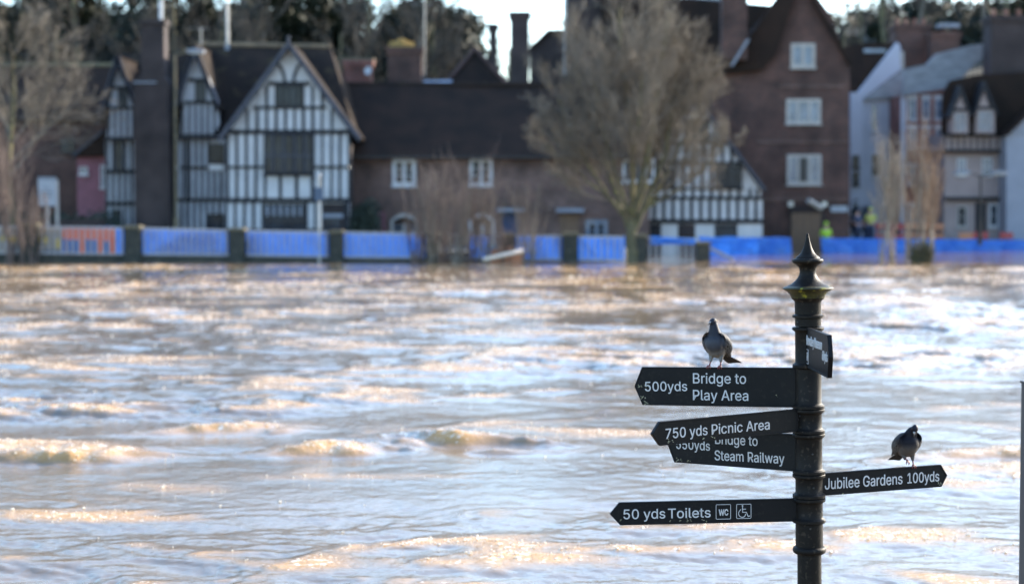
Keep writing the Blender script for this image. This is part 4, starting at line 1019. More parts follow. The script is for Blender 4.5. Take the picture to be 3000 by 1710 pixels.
r = empty('garden_wall', (a.x, 75, .35), 'low dark garden wall in front of the hedge', 'wall'); MB().box(a.x-8, b_.x, 75, 75.25, .3, a.z+.02).build('wall', M['brick_dark'], r); MB().box(a.x-8, b_.x, 74.96, 75.29, a.z+.02, a.z+.1).build('coping', M['stone'], r)
def bush(px, py0, py1, Y, wpx, m, label, name='evergreen_bush', n=900):
    a = P(px, py0, Y); zc = (a.z+.35)/2; r = empty(name, (a.x, Y, .35), label, 'bush')
    q = MB(); wd = wpx/FPX*Y/2
    for i in range(7): leaf_cloud(q, (a.x+rr.uniform(-.5, .5)*wd, Y+rr.uniform(-.3, .3), zc+rr.uniform(-.3, .45)*(a.z-.35)/2), (wd*.6, .6, (a.z-.3)*.38), n//7, .09, rr)
    q.build('foliage', m, r); q = MB()
    for i in range(5): q.tube([(a.x, Y, .3), (a.x+rr.uniform(-.5, .5)*wd, Y, zc)], [.04, .015], 5)
    q.build('stem', M['bark'], r); return r
bush(1062, 585, 680, 77.6, 110, M['hedge'], 'dark rounded evergreen bush at the corner of the timber house', n=2600)
bush(2512, 590, 690, 92, 36, M['ever2'], 'slender olive bush in front of the white rendered house', n=1100)

# ================================================================== people and orange barriers behind the flood barrier
def person(x, y, z, h, vest, trousers, label, yaw=0, arms='down'):
    r = empty('person', (x, y, z), label, 'person', None, rot=(0, 0, yaw))
    k = h/1.75
    J = dict(pel=(0,0,.95), spi=(0,0,1.15), che=(0,-.01,1.35), nek=(0,0,1.50), hd0=(0,-.01,1.57), hd1=(0,-.015,1.68), hlL=(.1,0,.90), knL=(.12,-.03,.50), anL=(.13,.03,.08), toL=(.14,-.14,.03),
             hlR=(-.1,0,.90), knR=(-.12,.02,.50), anR=(-.13,.05,.08), toR=(-.14,-.1,.03), shL=(.19,0,1.42), elL=(.26,.03,1.14), haL=(.22,-.14,.94), fiL=(.21,-.2,.88), shR=(-.19,0,1.42), elR=(-.26,.02,1.14), haR=(-.2,-.16,1.0), fiR=(-.17,-.23,.98))
    rad = dict(pel=.15, spi=.13, che=.155, nek=.06, hd0=.075, hd1=.095, hlL=.095, knL=.062, anL=.042, toL=.035, hlR=.095, knR=.062, anR=.042, toR=.035, shL=.07, elL=.045, haL=.032, fiL=.025, shR=.07, elR=.045, haR=.032, fiR=.025)
    E_ = [('pel','spi'),('spi','che'),('che','nek'),('nek','hd0'),('hd0','hd1'),('pel','hlL'),('hlL','knL'),('knL','anL'),('anL','toL'),('pel','hlR'),('hlR','knR'),('knR','anR'),('anR','toR'),('che','shL'),('shL','elL'),('elL','haL'),('haL','fiL'),('che','shR'),('shR','elR'),('elR','haR'),('haR','fiR')]
    def skin(name, keys, m, grow, par):
        ks = [n for n in J if n in keys]; me = bpy.data.meshes.new(name)
        me.from_pydata([tuple(c*k for c in J[n]) for n in ks], [(ks.index(a), ks.index(b_)) for a, b_ in E_ if a in ks and b_ in ks], [])
        o = bpy.data.objects.new(name, me); COL.objects.link(o); o.parent = par
        me.materials.append(m); s = o.modifiers.new('skin', 'SKIN'); s.use_smooth_shade = True
        for n, v in zip(ks, me.skin_vertices[0].data): v.radius = ((rad[n]+grow)*k, (rad[n]+grow)*k*.85); v.use_root = (n == ks[0])
        o.modifiers.new('sub', 'SUBSURF').levels = 1; o.modifiers['sub'].render_levels = 1
        return o
    skin('body', set(J), M['skin'], 0, r)
    skin('jacket', {'spi','che','shL','elL','shR','elR','pel'}, vest, .025, r)
    skin('trousers', {'pel','hlL','knL','anL','hlR','knR','anR'}, trousers, .018, r)
    MB().lathe([(.105*k, 1.66*k), (.11*k, 1.70*k), (.095*k, 1.77*k), (.05*k, 1.81*k), (.01*k, 1.82*k)], 14).build('hat', vest, r, smooth=True, local=True)
    return r
p = P(2420, 652, 84); person(p.x, 84, p.z-1.78, 1.75, M['hivis'], M['hivis'], 'person in bright yellow green hi-vis jacket and hood standing right of the mill door')
p = P(2512, 655, 87); person(p.x, 87, .25, 1.75, M['navy'], M['navy'], 'person in dark navy clothes standing before the white rendered house', .5)
p = P(2550, 645, 88); person(p.x, 88, .25, 1.8, mat('faded_hivis', (.5,.5,.12), .7), M['navy'], 'person in dull yellow jacket beside the person in navy', -.3)
def plastic_barrier(px, py, Y, wpx, m, label):
    a = P(px, py, Y); b_ = P(px+wpx, py, Y); r = empty('work_barrier', ((a.x+b_.x)/2, Y, .3), label, 'barrier', 'plastic work barriers behind the flood barrier')
    MB().box(a.x, b_.x, Y-.02, Y+.02, a.z-.3, a.z).build('board', m, r, bevel=.01); MB().box(a.x, b_.x, Y-.02, Y+.02, a.z-.75, a.z-.55).build('board', m, r)
    for x in (a.x+.1, b_.x-.1): MB().box(x-.04, x+.04, Y+.021, Y+.06, .3, a.z+.02).build('leg', m, r)
for px, wp, m, py, lb in ((2566, 40, M['red'], 654, 'dull red barrier board left among the pale saplings'), (2610, 40, M['red'], 655, 'dull red barrier board between the two sapling clumps'), (2655, 75, M['ochre'], 652, 'long orange barrier board behind the rusty saplings'), (2735, 30, M['ochre'], 655, 'short orange barrier board right of the rusty saplings'), (2810, 40, M['ochre'], 682, 'low orange barrier board before the pink house'), (2850, 45, M['red'], 680, 'low red barrier board by the street lamp'), (2930, 38, M['red'], 681, 'low red barrier board at the grey house')):
    plastic_barrier(px, py, 91 if py < 670 else 89.3, wp, m, lb)

# ================================================================== trees
def branch(T, Cn, p, d, L, r, lvl, spec, rr):
    nseg = 4 if lvl < 2 else (3 if lvl < 3 else 2)
    pts = [p.copy()]; dirs = []; q = p.copy(); dd = d.copy()
    for i in range(nseg):
        wob = Vector((rr.gauss(0, 1), rr.gauss(0, 1), rr.gauss(0, .6)))*spec['wob']
        dd = (dd + wob + Vector((0, 0, spec['up'])) ).normalized(); q = q + dd*(L/nseg); pts.append(q.copy()); dirs.append(dd.copy())
    taper = [r*(1-.62*i/nseg) for i in range(nseg+1)]
    tgt = T if lvl < spec['tlv'] else Cn
    tgt.tube(pts, taper, 7 if lvl < 1 else (5 if lvl < 2 else 3), cap=False)
    if lvl >= spec['max']: return
    n = spec['n'][lvl]
    for k in range(n):
        t = spec['t0'][lvl] + (1-spec['t0'][lvl])*(k+rr.random())/n
        i = min(int(t*nseg), nseg-1); f = t*nseg-i; pp = pts[i].lerp(pts[i+1], f); base = dirs[i]
        az = rr.uniform(0, 6.283); a = base.orthogonal().normalized(); b_ = base.cross(a); side = a*math.cos(az)+b_*math.sin(az)
        ang = spec['ang'][lvl]*rr.uniform(.7, 1.25); nd = (base*math.cos(ang)+side*math.sin(ang)).normalized()
        branch(T, Cn, pp, nd, L*spec['lf'][lvl]*(1.15-.5*t)*rr.uniform(.75, 1.2), max(r*(1-.62*t)*spec['rf'], spec['rmin']), lvl+1, spec, rr)
def make_tree(name, base, H, r, spec, mt, mc, label, cat='tree', group=None, seed=1, d0=(0, 0, 1), stems=1, spread=0):
    rr = random.Random(seed); root = empty(name, base, label, cat, group)
    T = MB(); Cn = MB()
    for s in range(stems):
        d = Vector(d0) + Vector((rr.gauss(0, spread), rr.gauss(0, spread), 0)); off = Vector((rr.uniform(-1, 1), rr.uniform(-1, 1), 0))*(.6*spread*2 if stems > 1 else 0)
        branch(T, Cn, off, d.normalized(), H*(rr.uniform(.8, 1.05) if stems > 1 else 1), r, 0, spec, rr)
    T.build('trunk', mt, root, smooth=True, local=True); Cn.build('crown', mc, root, smooth=True, local=True)
    return root
# the big bare tree in the flood
B0 = P(1852, 757, 66.8)
bt = empty('bare_tree', (B0.x, 66.8, -.6), 'big bare winter tree with a wide round twiggy crown rising from the flood edge', 'tree')
T = MB(); Cn = MB(); rr = random.Random(11)
T.tube([(0, 0, 0), (.02, 0, .8), (-.03, 0, 1.6), (-.02, 0, 2.3)], [.27, .22, .19, .17], 10, cap=False)
spec = dict(wob=.09, up=.13, n=[12, 7, 6, 3], t0=[.22, .2, .15, .2], ang=[.55, .55, .6, .6], lf=[.42, .52, .55, .6], rf=.52, rmin=.0105, tlv=1, max=4)
for (dx, dy, dz, L, r0, z0) in ((-.42, .1, 1, 7.4, .10, 1.5), (.40, -.1, 1, 7.2, .10, 1.55), (-.08, .2, 1, 8.6, .13, 2.2), (.16, -.2, 1, 8.3, .11, 2.2), (-.85, 0, .85, 6.1, .085, 1.9), (.85, .1, .8, 6.2, .085, 2.0), (-.55, -.5, .9, 6.4, .08, 2.1), (.5, .5, .95, 6.6, .08, 2.1), (-1.05, .2, .48, 4.6, .06, 2.3), (1.1, -.1, .42, 4.7, .06, 2.3), (-.2, -.7, 1, 6.6, .075, 2.0)):
    branch(T, Cn, Vector((0, 0, z0)), Vector((dx*.72, dy*.8, dz)).normalized(), L*.93, r0, 0, spec, rr)
T.build('trunk', M['bark'], bt, smooth=True, local=True); Cn.build('crown', M['twig'], bt, smooth=True, local=True)
sp_bare = dict(wob=.1, up=.06, n=[12, 8, 6], t0=[.3, .2, .15], ang=[.7, .65, .6], lf=[.42, .5, .5], rf=.5, rmin=.012, tlv=1, max=3)
sp_sap = dict(wob=.05, up=.12, n=[10, 5, 3], t0=[.3, .2, .2], ang=[.38, .4, .5], lf=[.34, .5, .5], rf=.45, rmin=.006, tlv=1, max=3)
sp_reed = dict(wob=.04, up=.03, n=[5, 3], t0=[.25, .3], ang=[.3, .4], lf=[.35, .4], rf=.5, rmin=.006, tlv=1, max=2)
# tan tree top left, twiggy saplings below it
p = P(38, 700, 72); make_tree('bare_tree', (p.x, 72, .35), 8.0, .16, dict(wob=.1, up=.05, n=[14, 9, 8, 5], t0=[.35, .2, .15, .2], ang=[.8, .65, .6, .6], lf=[.5, .5, .5, .55], rf=.5, rmin=.011, tlv=1, max=4), M['bark'], M['twig'], 'tan twiggy bare tree filling the upper left corner', seed=3)
p = P(28, 765, 66.4); make_tree('sapling', (p.x, 66.4, -.4), 5.2, .045, sp_sap, M['twig_pink'], M['twig_pink'], 'pinkish brown multi stemmed shrub at the left edge in front of the railing', cat='shrub', seed=5, stems=6, spread=.16)
p = P(75, 765, 66.2); make_tree('sapling', (p.x, 66.2, -.4), 2.9, .03, sp_sap, M['twig_pink'], M['twig_pink'], 'low pinkish brown shrub reaching right from the left edge before the pillar', cat='shrub', seed=6, stems=6, spread=.3)
# reeds and stems in the middle
reeds = [(1262, 66.0, 3.7, 'leftmost clump'), (1300, 66.3, 3.6, 'clump before the hidden pillar'), (1340, 65.8, 3.1, 'low dense clump left of the arched window'), (1375, 66.1, 3.9, 'tall clump left of the arched window'), (1420, 66.0, 3.4, 'clump right under the arched window'), (1478, 66.2, 1.6, 'thin clump by the tilted orange barrier'), (1545, 66.2, 3.2, 'forked clump before the terrace doors'), (1222, 66.4, 3.2, 'sparse clump in front of the blue sheet')]
for i, (px, Y, h, lb) in enumerate(reeds):
    p = P(px, 765, Y); make_tree('willow_shrub', (p.x, Y, -.3), h, .022, sp_reed, M['twig_pink'] if i % 2 else M['twig'], M['twig_pink'], 'thin bare stems in the water, ' + lb, 'shrub', 'bare stems along the far waterline', seed=30+i, stems=15 if h < 4 else 11, spread=.17)
# pale and rusty saplings right
for i, (px, Y, h, st_, k, lb) in enumerate(((2578, 66.8, 4.9, 3, 'twig_pale', 'leftmost pale slender sapling standing in the flood on the right'), (2618, 67.4, 4.9, 3, 'twig_pale', 'second pale slender sapling in the flood, before the white house corner'), (2690, 66.5, 5.0, 4, 'twig_orange', 'rusty brown sapling cluster in front of the red brick house'), (2728, 67.2, 4.8, 4, 'twig_orange', 'rusty brown sapling cluster nearer the pink house'), (2655, 68.5, 4.2, 2, 'twig_pale', 'thin pale sapling between the pale and the rusty clusters'))):
    p = P(px, 780, Y); make_tree('sapling', (p.x, Y, -.6), h, .05, sp_sap, M['twig_pale'], M[k], lb, 'sapling', 'slender saplings standing in the flood', seed=50+i, stems=st_, spread=.07)
p = P(2700, 765, 66.0)
r = empty('drowned_bush', (p.x, 66, -.4), 'dark tangle of drowned brush around the rusty saplings', 'bush'); q = MB(); rr = random.Random(9)
for i in range(160):
    a = rr.uniform(-1, 1); q.tube([(a*.25, rr.uniform(-.3, .3), 0), (a*.5+rr.uniform(-.15, .15), rr.uniform(-.4, .4), rr.uniform(.7, 1.35))], [.02, .006], 3)
q.build('stem', M['bark'], r, local=True)
q = MB(); leaf_cloud(q, (0, 0, .7), (.5, .35, .5), 700, .05, rr); q.build('foliage', M['ever2'], r, local=True)

# ---- wooded hill: prototypes, then copies that share meshes
def proto_bare(seed, H):
    rr = random.Random(seed); T = MB(); Cn = MB()
    branch(T, Cn, Vector((0, 0, -.5)), Vector((rr.uniform(-.06, .06), 0, 1)).normalized(), H, H*.021, 0, dict(wob=.05, up=.07, n=[13, 7, 5], t0=[.4, .25, .2], ang=[.7, .6, .6], lf=[.38, .5, .5], rf=.5, rmin=.022, tlv=1, max=3), rr)
    return T, Cn
def proto_ever(seed, H, wd):
    rr = random.Random(seed); T = MB(); Cn = MB()
    T.tube([(0, 0, -.6), (.1, 0, H*.5), (0, 0, H*.9)], [H*.02, H*.014, .05], 7, cap=False)
    for i in range(26):
        t = rr.random(); z = H*(.18+.78*t); rad = wd*(1-.65*t)*rr.uniform(.35, 1); a = rr.uniform(0, 6.28)
        T.tube([(0, 0, z*.9), (rad*math.cos(a), rad*math.sin(a), z)], [.07, .02], 4, cap=False)
        leaf_cloud(Cn, (rad*math.cos(a), rad*math.sin(a), z), (wd*.42, wd*.42, H*.09), 75, .26, rr)
    return T, Cn
protos = {}
def meshes(kind, seed, H, *a):
    T, Cn = (proto_bare(seed, H) if kind == 'bare' else proto_ever(seed, H, *a))
    out_ = []
    for n, q, m in (('trunk', T, M['bark_pale'] if seed == 72 else M['bark']), ('crown', Cn, M['twig_dark'] if kind == 'bare' else M['ever' if seed % 2 else 'ever2'])):
        me = bpy.data.meshes.new(n); me.from_pydata(q.v, [], q.f); me.materials.append(m); me.update(); out_.append(me)
    return out_
PB = [meshes('bare', 70+i, 11) for i in range(3)]
PE = [meshes('ever', 80+i, 9.5, 2.3 if i % 2 else 3.0) for i in range(4)]
def landmark(px):
    for lim, s in ((60, 'at the left edge'), (330, 'above the low dark barn roof'), (500, 'above the left pointed wing'), (640, 'above the middle pointed wing'), (900, 'above the great timber gable'), (1080, 'right of the great timber gable'), (1280, 'above the squat mossy chimney'), (1500, 'near the two slim chimneys'), (2450, 'behind the mill'), (2650, 'between mill and slate roof'), (2850, 'above the slate roof'), (4000, 'above the rightmost stack')):
        if px < lim: return s
def plant(kind, px, Y, sc, vi, seed):
    x = (px-1500)/FPX*Y; z = float(land_h(x, Y)); rr = random.Random(seed)
    ms = (PB if kind == 'bare' else PE)[vi]
    zone = 'just behind the roofs' if Y < 105 else 'low on the hill' if Y < 116 else 'halfway up the hill' if Y < 128 else 'high on the hill' if Y < 142 else 'on the skyline'
    lb = ('small ' if sc < .8 else 'big ' if sc > 1.05 else '') + ('leafless tree' if kind == 'bare' else ('dark evergreen' if vi % 2 else 'olive evergreen')) + ' ' + zone + ', ' + landmark(px)
    r = empty('bare_tree' if kind == 'bare' else 'evergreen_tree', (x, Y, z-.2), lb, 'tree', 'trees on the hill ' + landmark(px), rot=(0, 0, rr.uniform(0, 6.28)))
    r.scale = (sc, sc, sc*rr.uniform(.92, 1.1))
    for n, me in zip(('trunk', 'crown'), ms):
        o = bpy.data.objects.new(n, me); COL.objects.link(o); o.parent = r
sk_ = random.Random(77); s = 0
for row, (Y, n) in enumerate(((101, 13), (110, 13), (121, 13), (133, 13), (146, 12))):
    for i in range(n):
        px = -120 + 1420*(i+sk_.uniform(.15, .85))/n
        s += 1
        if row == 0 and 900 < px: sc = .62
        else: sc = 1.0
        if px > 1080: sc *= .8
        elif px > 820: sc *= .9
        kind = 'bare' if (row >= 3 and sk_.random() < .75) or sk_.random() < .2 else 'ever'
        if kind == 'bare' : sc *= 1.15
        plant(kind, px, Y+sk_.uniform(-3, 3), sc*sk_.uniform(.85, 1.15), sk_.randrange(3 if kind == 'bare' else 4), s)
for px, Y, kind, sc in ((315, 99, 'bare', 1.0), (425, 99, 'bare', .9), (560, 98, 'bare', .95), (790, 99, 'bare', 1.0), (1035, 99, 'bare', 1.0), (1085, 112, 'bare', 1.2), (1150, 109, 'bare', 1.15), (1225, 113, 'bare', 1.2), (1280, 110, 'bare', 1.1), (1120, 104, 'ever', .75), (1180, 118, 'ever', 1.05), (1240, 122, 'ever', 1.1), (1300, 116, 'ever', 1.0), (1370, 118, 'ever', 1.0), (1345, 126, 'ever', 1.1), (1315, 119, 'ever', 1.25), (1365, 121, 'ever', 1.2), (1400, 117, 'ever', .95), (1205, 112, 'ever', .72), (1262, 115, 'ever', .86), (1330, 118, 'ever', .80), (1385, 112, 'ever', .72), (1440, 120, 'bare', .8), (1492, 125, 'bare', .95), (1300, 125, 'bare', .95), (1160, 125, 'bare', .95), (1420, 105, 'ever', .5),
                        (2100, 185, 'bare', 1.1), (2440, 180, 'bare', 1.0), (2480, 195, 'ever', .8), (2560, 200, 'ever', .7), (2605, 190, 'bare', 1.55), (2585, 210, 'bare', 1.3), (2655, 200, 'bare', 1.2), (2720, 205, 'bare', 1.1), (2520, 205, 'bare', 1.1), (2870, 215, 'bare', 1.3), (2945, 210, 'bare', 1.4), (3020, 205, 'bare', 1.5), (2985, 220, 'ever', 1.1), (2920, 225, 'ever', 1.0), (2700, 230, 'ever', .9), (2780, 235, 'ever', .9), (3080, 220, 'ever', 1.3)):
    s += 1; plant(kind, px, Y, sc, s % (3 if kind == 'bare' else 4), s)
# the far off wood that reads as one mass
q = MB(); rr = random.Random(13)
for i in range(420):
    left = i < 250
    Y = rr.uniform(118, 165) if left else rr.uniform(215, 300)
    px = rr.uniform(-500, 1330) if left else rr.uniform(2050, 3300)
    x = (px-1500)/FPX*Y; z = float(land_h(x, Y))
    leaf_cloud(q, (x, Y, z+1.6), (3.2, 3, 2.6 if left else 2.4), 110, .5, rr)
wd_ = q.build('distant_wood', M['ever'], None, local=True); tag(wd_, 'dark undergrowth and far woodland covering the hill', 'woodland', kind='stuff')

# ================================================================== fingerpost
M['post'] = mat('black_post_paint', (.007,.0064,.006), .50, (.012,.010,.008), 14, .0009, 320, col3=(.03,.024,.018), scale3=55, spec=.10)
M['arm'] = mat('black_sign_paint', (.003,.0036,.005), .45, (.005,.0052,.0063), 9, .0005, 400, col3=(.009,.009,.009), scale3=60, spec=.14)
M['moss'] = mat('mossy_flange', (.008,.008,.007), .5, (.05,.048,.015), 16, .002, 160, col3=(.17,.16,.02), scale3=34, spec=.2)
M['lichen'] = mat('lichen', (.36,.34,.24), .95, (.2,.2,.12), 60)
M['letter'] = mat('letter_white', (.50,.50,.50), .5, (.42,.42,.42), 60)
M['screw'] = mat('screw', (.012,.012,.012), .4)
D0 = 7.4; LEAN = -R(.76)
base = P(2371.3, 1650, D0)
zroot = -1.4; dzb = base.z-zroot
PX0 = base.x - dzb*math.tan(-LEAN)*-1*1.0
PX0 = base.x + dzb*math.tan(-LEAN)
post = empty('fingerpost', (PX0, D0, zroot), 'tall black cast iron fingerpost with six sign arms and a pointed finial', 'signpost', None, rot=(0, LEAN, 0))
PM = Matrix.Translation((PX0, D0, zroot)) @ Matrix.Rotation(LEAN, 4, 'Y')
def zl(y): return (P(2365, y, D0).z - zroot)/math.cos(LEAN)
def lathe_part(name, prof, m='post', par=post, n=56):
    prof = [(r, zl(y)) for r, y in prof][::-1]
    o = MB().lathe(prof, n).build(name, M[m], par, local=True); auto_smooth(o, 40); return o
fr = lambda c: c/1860.0
cy_ = lambda c: 650 + c/2.647
lathe_part('finial', [(fr(2), cy_(89)), (fr(8), cy_(93)), (fr(12), cy_(110)), (fr(20), cy_(150)), (fr(34), cy_(200)), (fr(52), cy_(238)), (fr(70), cy_(258)), (fr(88), cy_(270)), (fr(92), cy_(277)), (fr(96), cy_(283)), (fr(112), cy_(286)), (fr(120), cy_(294)), (fr(121), cy_(304)), (fr(116), cy_(316)), (fr(98), cy_(326)), (fr(86), cy_(334)), (fr(72), cy_(348)), (fr(64), cy_(366)), (fr(62), cy_(386)), (fr(66), cy_(408)), (fr(78), cy_(432)), (fr(98), cy_(456)), (fr(130), cy_(482)), (fr(160), cy_(496))])
lathe_part('flange', [(fr(158), cy_(495)), (fr(178), cy_(503)), (fr(194), cy_(509)), (fr(197), cy_(514)), (fr(190), cy_(521)), (fr(172), cy_(530)), (fr(152), cy_(545)), (fr(138), cy_(562)), (fr(130), cy_(580)), (fr(126), cy_(590))], 'moss')
lathe_part('capital', [(fr(127), cy_(588)), (fr(124), cy_(596)), (fr(112), cy_(604)), (fr(104), cy_(616)), (fr(102), cy_(630)), (fr(101), cy_(712)), (fr(108), cy_(717)), (fr(121), cy_(722)), (fr(121), cy_(738)), (fr(108), cy_(742)), (fr(100), cy_(746)), (fr(100), cy_(806))])
def sleeve(y0, y1, top, bot, r, fillet=True):
    R1 = r+.0118; pr = []
    if top: pr += [(R1-.002, y0), (R1, y0+1.5), (R1, y0+7.5), (R1-.002, y0+9), (r+.003, y0+12), (r, y0+16)]
    else: pr += [(r-.003, y0), (r, y0+1.5)]
    if bot: pr += [(r, y1-16), (r+.003, y1-13), (r+.009, y1-10.5), (R1, y1-8.5), (R1, y1-1.5), (R1-.002, y1)]
    else: pr += [(r, y1-1.5), (r-.003, y1)]
    return lathe_part('sleeve', pr)
sleeve(957.5, 1076, True, True, .0540); sleeve(1077, 1195.5, False, True, .0545); sleeve(1196.7, 1267.5, True, True, .0553)
sleeve(1268.9, 1386, True, True, .0560); sleeve(1387.4, 1456, True, True, .0565); sleeve(1457.4, 1529, True, True, .0568); sleeve(1529.5, 1601, False, False, .0572)
lathe_part('torus_ring', [(.050, 1598), (.060, 1598.5), (.066, 1601), (.0690, 1606), (.0695, 1610), (.067, 1615), (.061, 1619), (.050, 1621)])
lathe_part('column', [(.0500, 1619), (.0505, 1700), (.052, 1900), (.060, 2100), (.075, 2700)])
for (y, ang, r) in ((942, -150, .0538), (1215, -140, .0555), (1226, -148, .0555), (1325, -84, .0562), (1423, -80, .0567), (1493, -42, .057), (1541, -95, .0573)):
    a = R(ang); MB().lathe([(.0038, 0), (.0042, .0015), (.003, .0028), (.001, .003)], 10).build('grub_screw', M['screw'], post, local=True)
    o = bpy.context.scene.collection.objects[-1]; o.location = (r*math.cos(a), r*math.sin(a), zl(y)); o.rotation_euler = Vector((math.cos(a), math.sin(a), 0)).to_track_quat('Z', 'Y').to_euler()

